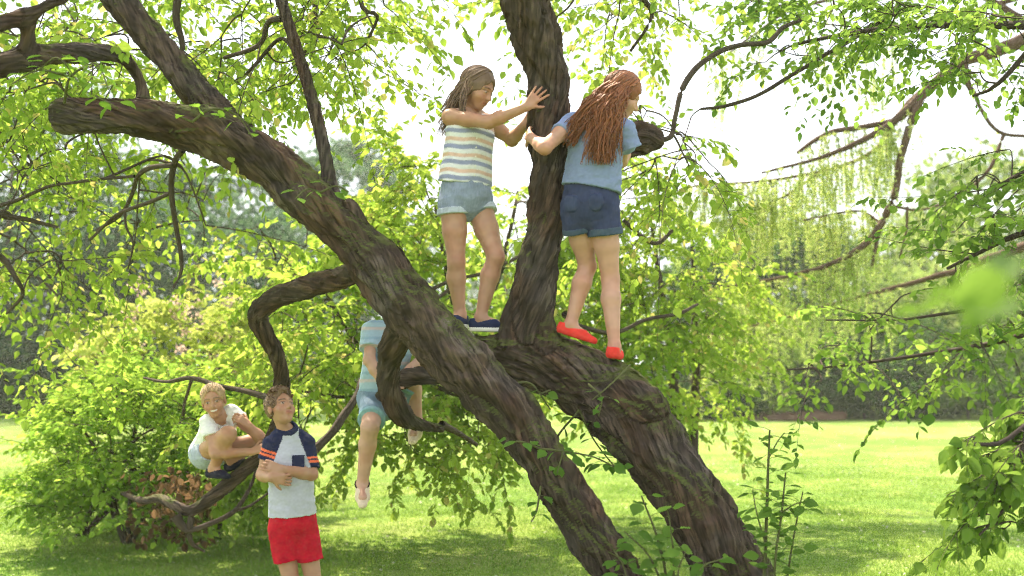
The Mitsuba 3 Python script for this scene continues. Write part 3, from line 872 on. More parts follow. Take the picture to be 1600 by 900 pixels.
az, ez = rng.uniform(0.9, 5.4, 260), rng.uniform(-0.35, 0.95, 260)
st = np.stack([np.sin(az) * np.sqrt(1 - ez ** 2), np.cos(az) * np.sqrt(1 - ez ** 2), ez], 1)
scalp(b1, hd, HR, 1.0, st, st + np.array([0.10, 0.25, -0.25]) * rng.uniform(0.6, 1.3, (260, 1)), rng, 0.0042, hc, 0.006, n=6)
az = rng.uniform(-0.8, 0.8, 130)
scalp(b1, hd, HR, 1.0, np.stack([az, -0.2 + 0.5 * rng.random(130), 0.95 + 0 * az], 1), np.stack([az * 0.8 - 0.25, 0.85 + 0 * az, 0.62 + 0.2 * rng.random(130)], 1), rng, 0.0045, hc, 0.010, lift=0.016, n=7)

# ---- the girl crouching on the bent limb
g3 = thing('person', 'smiling fair-haired girl in white t-shirt crouching on the bent limb', 'person')
d0 = 8.0
R = frame((0.45, -0.89, -0.15), (-0.15, 0, 1))
hd, HR = P(334, 627, d0 - 0.06), frame((0.12, -0.98, -0.06), (-0.22, 0.0, 1))
shR, shL = P(324, 660, d0 - 0.06), P(361, 645, d0 + 0.03)
chest, pelv = P(340, 674, d0 + 0.06), P(325, 706, d0 + 0.14)
hipR, hipL = P(322, 706, d0 + 0.09), P(338, 708, d0 + 0.13)
knR, anR, knL, anL = P(356, 679, d0 - 0.20), P(334, 731, d0 - 0.06), P(404, 688, d0 + 0.06), P(362, 720, d0 + 0.08)
S = Sdf()
head_sdf(S, hd, HR, 0.98)
S.cone(P(343, 656, d0), hd - HR[2] * 0.05 - HR[1] * 0.02, 0.044, 0.040, 0.02)
S.cone(shR, shL, 0.043, 0.043, 0.03)
S.ell(chest, R, [0.100, 0.080, 0.105], 0.05).ell(pelv, R, [0.105, 0.095, 0.08], 0.06)
elR, wrR = P(336, 709, d0 - 0.17), P(394, 706, d0 - 0.12)
elL, wrL = P(408, 685, d0 - 0.02), P(389, 665, d0 - 0.06)
limb(S, shR, elR, wrR, (0.041, 0.036, 0.033, 0.033, 0.023))
limb(S, shL, elL, wrL, (0.041, 0.036, 0.033, 0.033, 0.023))
hand_sdf(S, wrR, P(412, 699, d0 - 0.13) - wrR, (0, -0.8, 0.6), -1, 0.4, 0.06)
hand_sdf(S, wrL, P(374, 654, d0 - 0.08) - wrL, (0.4, -0.7, 0.6), 1, 0.5, 0.05)
limb(S, hipR, knR, anR, (0.076, 0.066, 0.053, 0.050, 0.031), 0.02, -R[1])
limb(S, hipL, knL, anL, (0.076, 0.066, 0.051, 0.050, 0.031), 0.02, -R[1])
fR = (0.75, -0.62, 0.1)
foot_sdf(S, anR, fR, (0, 0, 1))
foot_sdf(S, anL, (0.9, -0.3, 0.3), (-0.3, 0, 1))
part('body', g3, person_mesh(S, hd, HR, 0.98, SKIN * [1.08, 1.05, 1.0], (0.25, 0.15, 0.08), smile=1.0))
S = Sdf()
S.cone(lerp(shR, shL, 0.06), lerp(shR, shL, 0.94), 0.047, 0.047, 0.035).ell(chest, R, [0.113, 0.096, 0.115], 0.04)
S.cone(chest, lerp(chest, pelv, 0.75), 0.110, 0.118, 0.03, flat=(R[1], 1.25), cut1=0.0)
S.cone(shR, lerp(shR, elR, 0.46), 0.048, 0.055, 0.02, cut1=0.0).cone(shL, lerp(shL, elL, 0.30), 0.054, 0.056, 0.02, cut1=0.0)
S.ell(P(346, 650, d0 - 0.08), R, [0.050, 0.075, 0.058], 0.01, '-')
part('t_shirt', g3, cloth(S, (0.74, 0.74, 0.76), seed=41, wrinkle=0.014))
shorts(g3, 'shorts', pelv, R, (hipR, hipL), (knR, knL), 0.16, 0.082, 0.080, (0.36, 0.40, 0.52), lerp(pelv, chest, 0.35), 43, pr=(0.120, 0.108, 0.092))
shoe(g3, anR, fR, (0, 0, 1), (0.015, 0.015, 0.03), sole=False)
shoe(g3, anL, (0.9, -0.3, 0.3), (-0.3, 0, 1), (0.015, 0.015, 0.03), sole=False)
hc = (0.40, 0.265, 0.15)
cap = hair_cap(hd, HR, 0.98, 0.010, 0.026, -0.05)
n = 26
rt = hd - HR[1] * 0.085 + HR[2] * 0.02 + rng.normal(0, 0.012, (n, 3))
tp = hd - HR[1] * 0.12 - HR[2] * 0.12 + rng.normal(0, 0.018, (n, 3))
locks(g3, rt, tp, rng, 0.008, 0.006, hc, extra=(cap, None), curl=1.0)

az = rng.uniform(-1.35, 1.35, 190)
ez = rng.uniform(0.05, 0.75, 190)
scalp(g3, hd, HR, 0.98, np.stack([np.sin(az) * 1.0, np.cos(az) * 0.75, ez + 0.35 * (1 - np.abs(az) / 1.35)], 1), np.stack([0.15 * np.sin(az), -0.9 + 0 * az, 0.35 + 0.2 * ez], 1), rng, 0.0046, hc, 0.008)

# ---- the child sitting on the hook, head hidden by the left trunk
g4 = thing('person', 'child in light blue striped t-shirt and teal shorts sitting with legs dangling behind the trunk', 'person')
d0 = 7.0
R = frame((0.12, -0.99, 0.0))
hd, HR = P(630, 462, d0 + 0.02), frame((0.3, -0.95, -0.05))
shR, shL = P(580, 516, d0), P(652, 512, d0 + 0.04)
chest, waist, pelv = P(606, 545, d0 + 0.02), P(597, 590, d0 + 0.05), P(596, 622, d0 + 0.07)
hipR, hipL, knR, anR, knL, anL = P(586, 628, d0 + 0.04), P(618, 628, d0 + 0.08), P(578, 668, d0 - 0.24), P(566, 757, d0 - 0.16), P(644, 590, d0 + 0.02), P(652, 660, d0 + 0.05)
S = Sdf()
head_sdf(S, hd, HR, 0.97)
S.cone(P(616, 505, d0 + 0.02), hd - HR[2] * 0.05 - HR[1] * 0.02, 0.045, 0.042, 0.02)
S.cone(shR, shL, 0.042, 0.042, 0.03)
S.ell(chest, R, [0.118, 0.082, 0.12], 0.04).ell(waist, R, [0.108, 0.08, 0.10], 0.05).ell(pelv, R, [0.12, 0.095, 0.085], 0.05)
elR, wrR, elL, wrL = P(577, 563, d0 - 0.13), P(606, 610, d0 - 0.18), P(664, 560, d0 + 0.08), P(640, 575, d0 - 0.08)
limb(S, shR, elR, wrR, (0.040, 0.035, 0.032, 0.032, 0.023))
limb(S, shL, elL, wrL, (0.040, 0.035, 0.032, 0.032, 0.023))
hand_sdf(S, wrR, P(622, 624, d0 - 0.26) - wrR, (-0.3, -0.9, 0.3), -1, 0.4, 0.05)
hand_sdf(S, wrL, P(628, 590, d0 - 0.14) - wrL, (0.3, 0.5, 0.9), 1, 0.4, 0.05)
limb(S, hipR, knR, anR, (0.076, 0.064, 0.049, 0.048, 0.030), 0.02, -R[1])
limb(S, hipL, knL, anL, (0.076, 0.064, 0.048, 0.046, 0.030), 0.02, -R[1])
uR, uL = (0.0, 0.93, 0.36), (0.0, 0.90, 0.42)
fR, fL = (0.08, -0.36, -0.93), (-0.10, -0.42, -0.90)
foot_sdf(S, anR, fR, unit(np.add(uR, [0, -1.2, 0.6])))
foot_sdf(S, anL, fL, unit(np.add(uL, [0, -1.2, 0.6])))
part('body', g4, person_mesh(S, hd, HR, 0.97, SKIN_FAIR, (0.2, 0.12, 0.07)))
S = Sdf()
S.cone(lerp(shR, shL, 0.06), lerp(shR, shL, 0.94), 0.052, 0.052, 0.035).ell(chest, R, [0.135, 0.098, 0.13], 0.03)
S.cone(chest, P(596, 612, d0 + 0.06), 0.128, 0.130, 0.03, cut1=0.0, flat=(R[1], 1.3))
S.cone(shR, lerp(shR, elR, 0.62), 0.054, 0.058, 0.02, cut1=0.0).cone(shL, lerp(shL, elL, 0.6), 0.054, 0.058, 0.02, cut1=0.0)


def faint_stripes(v):
    a = (v[:, 2] + 0.006 * meshkit.fbm(v * 10, 2)) / 0.10 % 1
    c = np.broadcast_to(np.array([0.30, 0.41, 0.52]), v.shape).copy()
    c[a < 0.18] = (0.46, 0.40, 0.42)
    c[(a > 0.45) & (a < 0.62)] = (0.23, 0.34, 0.46)
    return c


part('t_shirt', g4, cloth(S, 0, paint=faint_stripes, seed=51, wrinkle=0.014))
shorts(g4, 'shorts', pelv, R, (hipR, hipL), (knR, knL), 0.72, 0.084, 0.072, (0.14, 0.20, 0.28), P(596, 606, d0 + 0.06), 53, pr=(0.135, 0.112, 0.09), cuff=(0.17, 0.30, 0.33))
for an, f_, u_ in ((anR, fR, uR), (anL, fL, uL)):
    u2 = unit(np.array(u_) + [0, -1.25, 0.35])
    shoe(g4, an, f_, u2, (0.60, 0.49, 0.37), sole=False, strap=(0.035, 0.015, 0.02), closed=True, low=0.092)
n = 40
ang = rng.uniform(-1.6, 1.6, n)
rt = hd + HR[0] * (0.075 * np.sin(ang))[:, None] - HR[1] * (0.07 * np.cos(ang))[:, None] + HR[2] * 0.04
locks(g4, rt, rt - np.array([0, 0, 0.10]) + rng.normal(0, 0.01, (n, 3)), rng, 0.009, 0.004, (0.2, 0.12, 0.07), extra=(hair_cap(hd, HR, 0.97, 0.011, 0.015, -0.06), None), curl=1.0)
# ---------------------------------------------------------------- foliage
LEAF = {  # vertices in a leaf's own frame (x across, y to the tip, z up), triangles
    'near': (np.array([[0, -0.18, 0.0], [0, 0, 0], [-0.30, 0.22, 0.05], [-0.36, 0.48, 0.07], [-0.20, 0.76, 0.04], [0, 1.0, -0.06], [0.20, 0.76, 0.04], [0.36, 0.48, 0.07], [0.30, 0.22, 0.05], [0, 0.45, -0.01], [0.012, -0.18, 0.0]]),
             np.array([[1, 9, 2], [2, 9, 3], [3, 9, 4], [4, 9, 5], [5, 9, 6], [6, 9, 7], [7, 9, 8], [8, 9, 1], [0, 10, 1]])),
    'mid': (np.array([[0, 0, 0], [-0.33, 0.30, 0.06], [-0.26, 0.66, 0.05], [0, 1.0, -0.05], [0.26, 0.66, 0.05], [0.33, 0.30, 0.06]]),
            np.array([[0, 3, 2], [0, 2, 1], [0, 5, 4], [0, 4, 3]])),
    'far': (np.array([[0, 0, 0], [-0.42, 0.5, 0.10], [0, 1.0, 0], [0.42, 0.5, 0.10]]), np.array([[0, 2, 1], [0, 3, 2]])),
    'needle': (np.array([[-0.12, 0, 0], [0.12, 0, 0], [0, 1.0, 0]]), np.array([[0, 1, 2]])),
}


def leaf_frames(y, n):
    y = unit(y)
    x = unit(np.cross(y, n))
    return np.stack([x, y, np.cross(x, y)], -1)          # columns x, y, z


def leaf_mesh(pos, fr, size, col, kind, rng, bright=0.0):
    v, f = LEAF[kind]
    w = np.ones((len(pos), 1, 3))
    w[:, 0, 0] = rng.uniform(0.75, 1.2, len(pos))
    w[:, 0, 2] = rng.uniform(-0.6, 2.2, len(pos))
    V = pos[:, None] + np.einsum('nij,nmj->nmi', fr, v[None] * w) * size[:, None, None]
    Fc = (f[None] + (np.arange(len(pos)) * len(v))[:, None, None]).reshape(-1, 3)
    return (V.reshape(-1, 3), Fc), np.repeat(col, len(v), 0)


def view_px(pos):
    d = pos - CAM
    z = d @ FWD
    zz = np.maximum(z, 0.05)
    return 800 + FPX * (d @ RGT) / zz, 450 - FPX * (d @ UPV) / zz, z


TONES = []


ROOMS = [((-0.55, 5.6, 1.5), (0.85, 6.75, 3.35)), ((-2.25, 5.5, 0.75), (-1.45, 8.2, 1.65)), ((-1.6, 5.5, 0.0), (-1.15, 7.4, 1.6)), ((-1.05, 5.5, 0.6), (-0.5, 7.0, 1.9))]


def in_rooms(p, margin=0.0):
    """Where the children are, no leaves grow."""
    m = np.zeros(len(p), bool)
    for lo, hi in ROOMS:
        m |= ((p > np.array(lo) - margin) & (p < np.array(hi) + margin)).all(1)
    return m


class Plant:
    """Collects a plant's thin wood and leaves, then adds them to the scene under its key."""

    def __init__(self, key, palette, seed, kind='mid', nodes=None, leaf_bsdf='leafy'):
        self.bsdf = leaf_bsdf
        self.key, self.pal, self.rng, self.kind = key, [np.array(c) for c in palette], np.random.default_rng(seed), kind
        self.w, self.p, self.f, self.s, self.c = [], [], [], [], []
        self.nodes = np.zeros((0, 3)) if nodes is None else np.asarray(nodes)[:, :3]

    def leaves(self, pos, y, n, size, shade=None):
        r = self.rng
        free = ~in_rooms(pos, 0.03)
        size = np.broadcast_to(size, (len(pos),))[free]
        pos, y, n = pos[free], y[free], n[free]
        N = len(pos)
        self.p.append(pos)
        self.f.append(leaf_frames(y, n))
        self.s.append(np.broadcast_to(size, (N,)).astype(float))
        t = np.clip(meshkit.fbm(pos * 1.7 + 3, 2) * 1.4 - 0.2 + r.normal(0, 0.22, N), 0, 1)[:, None]
        c = lerp(self.pal[0], self.pal[1], t)
        if len(self.pal) > 2:
            m = r.random(N) < 0.06
            c[m] = self.pal[2]
        self.c.append(c * r.uniform(0.8, 1.2, (N, 1)))

    def reach(self, ends, r0=0.012, r1=0.005, sag=0.12, max_len=None, wander=0.10, sides=5):
        """Joins every end to the wood that stands already by a curving branch, the nearest ends first; returns the way each arrives."""
        r = self.rng
        d0 = cKDTree(self.nodes).query(ends)[0]
        dirs = np.zeros_like(ends)
        pts_all, rad_all = [], []
        nodes = self.nodes
        for i in np.argsort(d0):
            e = ends[i]
            d = np.linalg.norm(nodes - e, axis=1)
            j = np.argmin(d + 0.35 * np.maximum(nodes[:, 2] - e[2], 0) * 0)
            b = nodes[j]
            L = d[j]
            t = np.linspace(0, 1, 9)[:, None]
            side = r.normal(0, 1, 3) * wander * L
            p = b + (e - b) * t + np.sin(t * np.pi) * (side + np.array([0, 0, sag * L])) + 0.4 * np.sin(t * 2 * np.pi + r.uniform(0, 6)) * r.normal(0, 1, 3) * wander * L * 0.4 * np.sin(t * np.pi)
            pts_all.append(p)
            a = min(r0, 0.004 + 0.008 * L)
            rad_all.append(np.linspace(a, min(r1, a), 9) * r.uniform(0.8, 1.2))
            nodes = np.vstack([nodes, p[3:]])
            dirs[i] = unit(p[-1] - p[-3])
        self.nodes = nodes
        self.w.append(tubes(np.array(pts_all), np.array(rad_all), sides))
        return dirs

    def sprays(self, base, dirs, L, K=9, J=6, twig=0.32, leaf=0.07, flat=0.75, droop=0.25, rad=0.004, tilt=0.45, spread=0.9, gap=0.0):
        r = self.rng
        L = np.broadcast_to(L, (len(base),))
        free = ~in_rooms(base, 0.42)
        base, dirs, L = base[free], dirs[free], L[free]
        M, S = len(base), 8
        t = np.linspace(0, 1, S)
        L = L[:, None, None]
        d = unit(dirs)
        bend = r.normal(0, 0.22, (M, 1, 3))
        main = base[:, None] + L * (t[None, :, None] * d[:, None] + t[None, :, None] ** 2 * (bend + np.array([0, 0, -droop])))
        self.w.append(tubes(main, np.broadcast_to(rad * (1 - 0.75 * t), (M, S)), 4))
        tk = (np.arange(K) + 0.5 + r.uniform(-0.3, 0.3, (M, K))) / K * 0.95 + 0.05
        i = np.clip((tk * (S - 1)).astype(int), 0, S - 2)
        fr = (tk * (S - 1) - i)[..., None]
        m = np.arange(M)[:, None]
        b = main[m, i] * (1 - fr) + main[m, i + 1] * fr
        tan = unit(main[m, i + 1] - main[m, i])
        side = np.cross(tan, [0, 0, 1.0])
        side = unit(side + r.normal(0, 1 - flat, (M, K, 3)))
        sgn = np.where((np.arange(K) % 2)[None, :, None] == 0, 1.0, -1.0)
        td = unit(tan * 0.75 + side * sgn * spread + r.normal(0, 0.18, (M, K, 3)))
        tl = twig * (1 - 0.55 * tk)[..., None] * r.uniform(0.6, 1.25, (M, K, 1))
        td[:, -1], tl[:, -1] = tan[:, -1], twig * 0.45
        q = np.linspace(0, 1, 4)[None, None, :, None]
        tw = b[:, :, None] + tl[:, :, None] * (q * td[:, :, None] + q ** 2 * np.array([0, 0, -droop * 0.9]))
        self.w.append(tubes(tw.reshape(-1, 4, 3), np.broadcast_to(rad * 0.45 * np.array([1, 0.8, 0.6, 0.35]), (M * K, 4)), 3))
        u = (np.arange(J) + 0.6) / J
        iu = np.clip((u * 3).astype(int), 0, 2)
        fu = (u * 3 - iu)[:, None]
        pos = tw[:, :, iu] * (1 - fu) + tw[:, :, iu + 1] * fu
        tt = unit(tw[:, :, iu + 1] - tw[:, :, iu])
        s2 = unit(np.cross(tt, [0, 0, 1.0]) + r.normal(0, 0.3, tt.shape))
        sg = np.where(np.arange(J) % 2 == 0, 1.0, -1.0)[None, None, :, None]
        y = unit(tt * 0.6 + s2 * sg * 0.85 + np.array([0, 0, -0.35]) + r.normal(0, 0.22, tt.shape))
        y[:, :, -1] = unit(tt[:, :, -1] + [0, 0, -0.3])
        n = unit(np.array([0, 0, 1.0]) + r.normal(0, tilt, tt.shape))
        keep = (r.random(pos.shape[:3]) > gap).ravel()
        self.leaves(pos.reshape(-1, 3)[keep], y.reshape(-1, 3)[keep], n.reshape(-1, 3)[keep], leaf * np.clip(r.normal(1, 0.2, keep.sum()), 0.5, 1.5))

    def finish(self, wood_name='twigs', wood_col=(0.055, 0.042, 0.032), leaf_name='foliage', singles=300, min_px=9.0, bark=True):
        if self.w:
            part(wood_name, self.key, wood(self.w, wood_col), kind='stuff')
        if not self.p:
            return 0
        p, f, s, c = np.vstack(self.p), np.vstack(self.f), np.concatenate(self.s), np.vstack(self.c)
        c = np.clip(c, 0.005, 0.8)
        x, y, z = view_px(p)
        px = np.where((x > 5) & (x < 1595) & (y > 5) & (y < 895) & (z > 0.3), s * FPX / np.maximum(z, 0.3), 0)
        order = np.argsort(-px)
        one = order[:singles][px[order[:singles]] > min_px]
        rest = np.setdiff1d(np.arange(len(p)), one)
        if len(one):
            v, fc = LEAF['near']
            q = np.stack([np.quantile(c[:, k], (0.1, 0.35, 0.6, 0.85)) for k in range(3)], 1)
            dicts = []
            for qq in q:
                name = f'leaf_tone_{len(TONES)}'
                TONES.append(name)
                scene[name] = dict(type='principledthin', base_color={'type': 'rgb', 'value': [float(u) for u in qq]}, roughness=0.34, diff_trans=1.2, eta=1.42)
                dicts.append(mikit.ply((v, fc), name, True))
            for i in one:
                m = np.eye(4)
                m[:3, :3] = f[i] * s[i] * np.array([1, 1, self.rng.uniform(0.5, 1.8)])
                m[:3, 3] = p[i]
                part('leaf', self.key, {**dicts[int(np.argmin(np.abs(q - c[i]).sum(1)))], 'to_world': T(m)})
        if len(rest):
            mesh, col = leaf_mesh(p[rest], f[rest], s[rest], c[rest], self.kind, self.rng)
            part(leaf_name, self.key, mikit.ply(mesh, self.bsdf, False, color=col), kind='stuff')
        return len(p)


def scatter(rng, n, xr, yr, dr):
    """n points inside a block of space, given by its extent as measured on the photograph and its depth range."""
    return np.array([P(rng.uniform(*xr), rng.uniform(*yr), rng.uniform(*dr)) for _ in range(n)])


LIME = [(0.22, 0.365, 0.042), (0.40, 0.52, 0.082), (0.48, 0.45, 0.14)]
GREEN = [(0.18, 0.31, 0.04), (0.34, 0.46, 0.065)]
DEEP = [(0.06, 0.13, 0.02), (0.16, 0.28, 0.04)]
SHRUB = [(0.145, 0.29, 0.035), (0.36, 0.51, 0.075)]
rng = np.random.default_rng(11)

# ---- the leaning tree's own leaves
limbs = [spline(c, 0.06)[:, :3] for c in TRUNK_CHAINS]
t_ = Plant(TREE, LIME, 21, nodes=np.vstack([limbs[3], limbs[9], limbs[10], limbs[11], limbs[12][20:], limbs[1][60:], limbs[2][-35:]]))
# long thin boughs, each a row of points measured on the photograph
BOUGHS = [
    [(285, 235, 6.2, 5), (272, 252, 6.3, 5), (268, 300, 6.4, 4.5), (276, 360, 6.5, 4), (284, 420, 6.6, 3), (270, 450, 6.6, 2)],
    [(272, 258, 6.3, 4), (235, 262, 6.5, 4), (215, 275, 6.6, 3.5), (208, 300, 6.7, 3.5), (190, 335, 6.8, 3), (150, 360, 6.9, 2)],
    [(268, 300, 6.4, 3), (230, 318, 6.5, 3), (195, 330, 6.6, 3), (170, 345, 6.7, 2.5), (140, 375, 6.8, 2)],
    [(195, 330, 6.6, 2.5), (197, 355, 6.6, 2), (208, 380, 6.6, 1.6), (200, 420, 6.7, 1.2)],
    [(210, 275, 6.6, 2.5), (140, 282, 6.8, 2.5), (75, 292, 7.0, 2.5), (20, 315, 7.1, 3), (-40, 330, 7.2, 4)],
    [(-40, 300, 6.8, 6), (2, 335, 7.0, 5), (40, 342, 7.1, 4), (90, 355, 7.2, 2.5)],
    [(-40, 370, 6.8, 6), (5, 405, 7.0, 5), (25, 435, 7.0, 4), (35, 460, 7.1, 3), (10, 490, 7.2, 2)],
    [(442, 30, 6.4, 6), (420, 35, 6.5, 4.5), (405, 70, 6.6, 4), (350, 90, 6.7, 3)],
    [(470, 95, 6.4, 4), (440, 60, 6.6, 3), (400, 100, 6.7, 3), (380, 120, 6.8, 2)],
    [(285, -40, 6.9, 7), (275, 20, 6.9, 6), (284, 60, 6.9, 5), (285, 78, 6.9, 4)],
    [(490, -60, 7.2, 6), (492, 20, 7.2, 5), (482, 60, 7.2, 3), (470, 100, 7.2, 2)],
    [(560, -60, 7.4, 5), (566, 10, 7.4, 4), (590, 25, 7.4, 3), (570, 70, 7.5, 2)],
    [(800, -40, 6.6, 9), (880, -60, 7.2, 7), (960, -30, 7.6, 5), (1015, 10, 7.8, 4), (1012, 40, 7.8, 2.5), (985, 80, 7.9, 2)],
    [(1022, 218, 6.74, 5), (1048, 215, 6.8, 4.2), (1055, 180, 6.85, 4.2), (1066, 140, 6.9, 4.5), (1090, 105, 6.95, 4.8), (1125, 80, 7.0, 4.6), (1160, 70, 7.05, 4.2), (1200, 65, 7.1, 4), (1225, 42, 7.2, 3.6), (1260, 28, 7.3, 3)],
    [(1095, 170, 7.6, 2), (1130, 166, 7.6, 3), (1180, 150, 7.6, 3.2), (1230, 122, 7.7, 3.4), (1300, 80, 7.8, 3.5), (1400, 20, 8.0, 4)],
    [(690, 662, 7.1, 6), (715, 676, 7.3, 4.5), (745, 695, 7.5, 3)],
    [(425, 690, 7.9, 10), (470, 712, 8.0, 8), (505, 690, 8.1, 7), (535, 655, 8.2, 6.5), (560, 612, 8.4, 6), (580, 560, 8.8, 5), (620, 490, 9.2, 4), (700, 440, 9.6, 3.2), (760, 425, 9.9, 3.2), (840, 385, 10.2, 3)],
    [(620, 490, 9.2, 3.5), (650, 470, 9.3, 3.5), (690, 462, 9.4, 3.2), (720, 430, 9.5, 3)],
    [(274, 806, 8.1, 9), (290, 828, 8.1, 6), (310, 826, 8.1, 5), (345, 812, 8.1, 4.5), (370, 795, 8.1, 4), (392, 760, 8.15, 3), (400, 730, 8.2, 2)],
    [(345, 812, 8.1, 3), (362, 800, 8.2, 3), (390, 790, 8.2, 2.5), (420, 770, 8.2, 1.5)],
    [(300, 808, 8.1, 6), (296, 830, 8.1, 5), (300, 850, 8.15, 4), (320, 862, 8.2, 2)],
    [(430, 625, 7.7, 6), (380, 610, 7.9, 4.5), (340, 603, 8.1, 4.5), (300, 590, 8.3, 4), (262, 596, 8.5, 3), (225, 590, 8.8, 2)],
    [(300, 590, 8.3, 3), (290, 625, 8.4, 2.5), (286, 650, 8.5, 2)],
    [(975, 345, 8.8, 3), (1020, 380, 9.0, 3.5), (1050, 360, 9.1, 3)],
    [(880, 490, 8.0, 5), (905, 510, 8.1, 4), (960, 520, 8.3, 3.5), (1010, 500, 8.5, 3.2), (1060, 490, 8.7, 3), (1090, 475, 8.9, 2)],
]
bl = []
for b in BOUGHS:
    s = spline(chain(*b), 0.03)
    bl.append(s[:, :3])
    t_.w.append(limb_tube(chain(*b), 0.03, 6, 0.1, len(bl)))
t_.nodes = np.vstack([t_.nodes] + bl)
R_ = t_.rng
high = np.vstack([scatter(R_, 130, (-160, 600), (-230, 130), (6.4, 9.5)), scatter(R_, 46, (-120, 400), (50, 190), (6.6, 9.0)),
                  scatter(R_, 34, (400, 620), (-40, 110), (7.0, 9.0)), scatter(R_, 56, (-140, 110), (170, 470), (7.2, 9.2)), scatter(R_, 14, (120, 330), (240, 370), (7.0, 8.8)),
                  scatter(R_, 40, (760, 1080), (-180, 45), (7.2, 9.5)), scatter(R_, 16, (985, 1110), (170, 280), (7.0, 8.2))])
dr = t_.reach(high, 0.014, 0.004, 0.10)
t_.sprays(high, dr * [1, 1, 0.4] + R_.normal(0, 0.4, dr.shape), R_.uniform(0.45, 0.85, len(high)), K=9, J=6, twig=0.28, leaf=0.060, droop=0.35)
# the crown above the picture, which shades the children
over = np.vstack([np.column_stack([R_.uniform(-4.8, 2.0, 140), R_.uniform(5.0, 10.0, 140), R_.uniform(4.6, 7.4, 140)])])
dr = t_.reach(over, 0.03, 0.006, 0.05, sides=4)
t_.sprays(over, dr + R_.normal(0, 0.5, dr.shape), R_.uniform(0.7, 1.2, len(over)), K=9, J=5, twig=0.45, leaf=0.085, droop=0.3)
print('leaning tree leaves', t_.finish())

# ---- the low boughs and young growth behind the children
y1 = thing('young_tree', 'bushy young lime-green tree close behind the leaning trunks', 'tree')
wood_nodes, stems = [], []
for k, (c) in enumerate([[(935, 860, 10.9, 11), (860, 740, 10.8, 9), (770, 610, 10.8, 7), (712, 480, 10.7, 5), (680, 320, 10.6, 3)], [(790, 640, 10.8, 6), (640, 590, 10.6, 4.5), (560, 540, 10.4, 3.5), (500, 440, 10.3, 2.5)],
                         [(740, 540, 10.75, 5), (780, 430, 11.2, 4), (810, 300, 11.6, 2.5)], [(640, 590, 10.6, 4), (560, 620, 10.2, 3), (460, 610, 9.9, 2)]]):
    c = chain(*c)
    if k == 0:
        c[0, 2] = -0.05
    part('trunk' if k == 0 else 'bough', y1, wood([limb_tube(c, 0.05, 8, 0.12, k)], (0.06, 0.045, 0.035)))
    wood_nodes.append(spline(c, 0.06)[10:, :3])
p_ = Plant(y1, LIME, 31, nodes=np.vstack(wood_nodes))
R_ = p_.rng
e = np.vstack([scatter(R_, 85, (400, 700), (310, 640), (9.6, 11.4)), scatter(R_, 85, (560, 900), (290, 560), (10.0, 12.4)), scatter(R_, 30, (560, 800), (590, 720), (9.4, 10.6)),
               scatter(R_, 30, (380, 560), (500, 700), (9.2, 10.2)), scatter(R_, 7, (600, 660), (200, 270), (10.0, 11.0))])
dr = p_.reach(e, 0.014, 0.004, 0.1)
p_.sprays(e, dr * [1, 1, 0.5] + R_.normal(0, 0.4, dr.shape), R_.uniform(0.4, 0.8, len(e)), K=11, J=7, twig=0.30, leaf=0.072, droop=0.3)
print('young tree leaves', p_.finish())

y2 = thing('young_tree', 'spreading lime-green tree behind the red-haired girl, right of the upright trunk', 'tree')
wood_nodes = []
for k, (px, d, top) in enumerate([(1058, 12.6, (1010, 300)), (1066, 12.8, (1080, 330))]):
    g = P(px, 575 + FPX * EYE / d, d)
    path = np.array([np.r_[g, 0.075 - 0.02 * k], np.r_[lerp(g, P(*top, d), 0.4) + [0.1, 0, 0], 0.05], np.r_[P(*top, d + 0.2), 0.012]])
    part('trunk', y2, wood([limb_tube(path, 0.05, 8, 0.12, k + 9)], (0.05, 0.036, 0.03)))
    wood_nodes.append(spline(path, 0.06)[10:, :3])
p_ = Plant(y2, LIME, 41, nodes=np.vstack(wood_nodes))
R_ = p_.rng
e = np.vstack([scatter(R_, 84, (850, 1020), (300, 590), (10.6, 13.2)), scatter(R_, 58, (970, 1140), (400, 620), (10.8, 12.8)), scatter(R_, 16, (930, 1000), (230, 330), (10.6, 12.6))])
dr = p_.reach(e, 0.014, 0.004, 0.1)
p_.sprays(e, dr * [1, 1, 0.5] + R_.normal(0, 0.4, dr.shape), R_.uniform(0.4, 0.8, len(e)), K=11, J=7, twig=0.32, leaf=0.070, droop=0.3)
print('young tree 2 leaves', p_.finish())

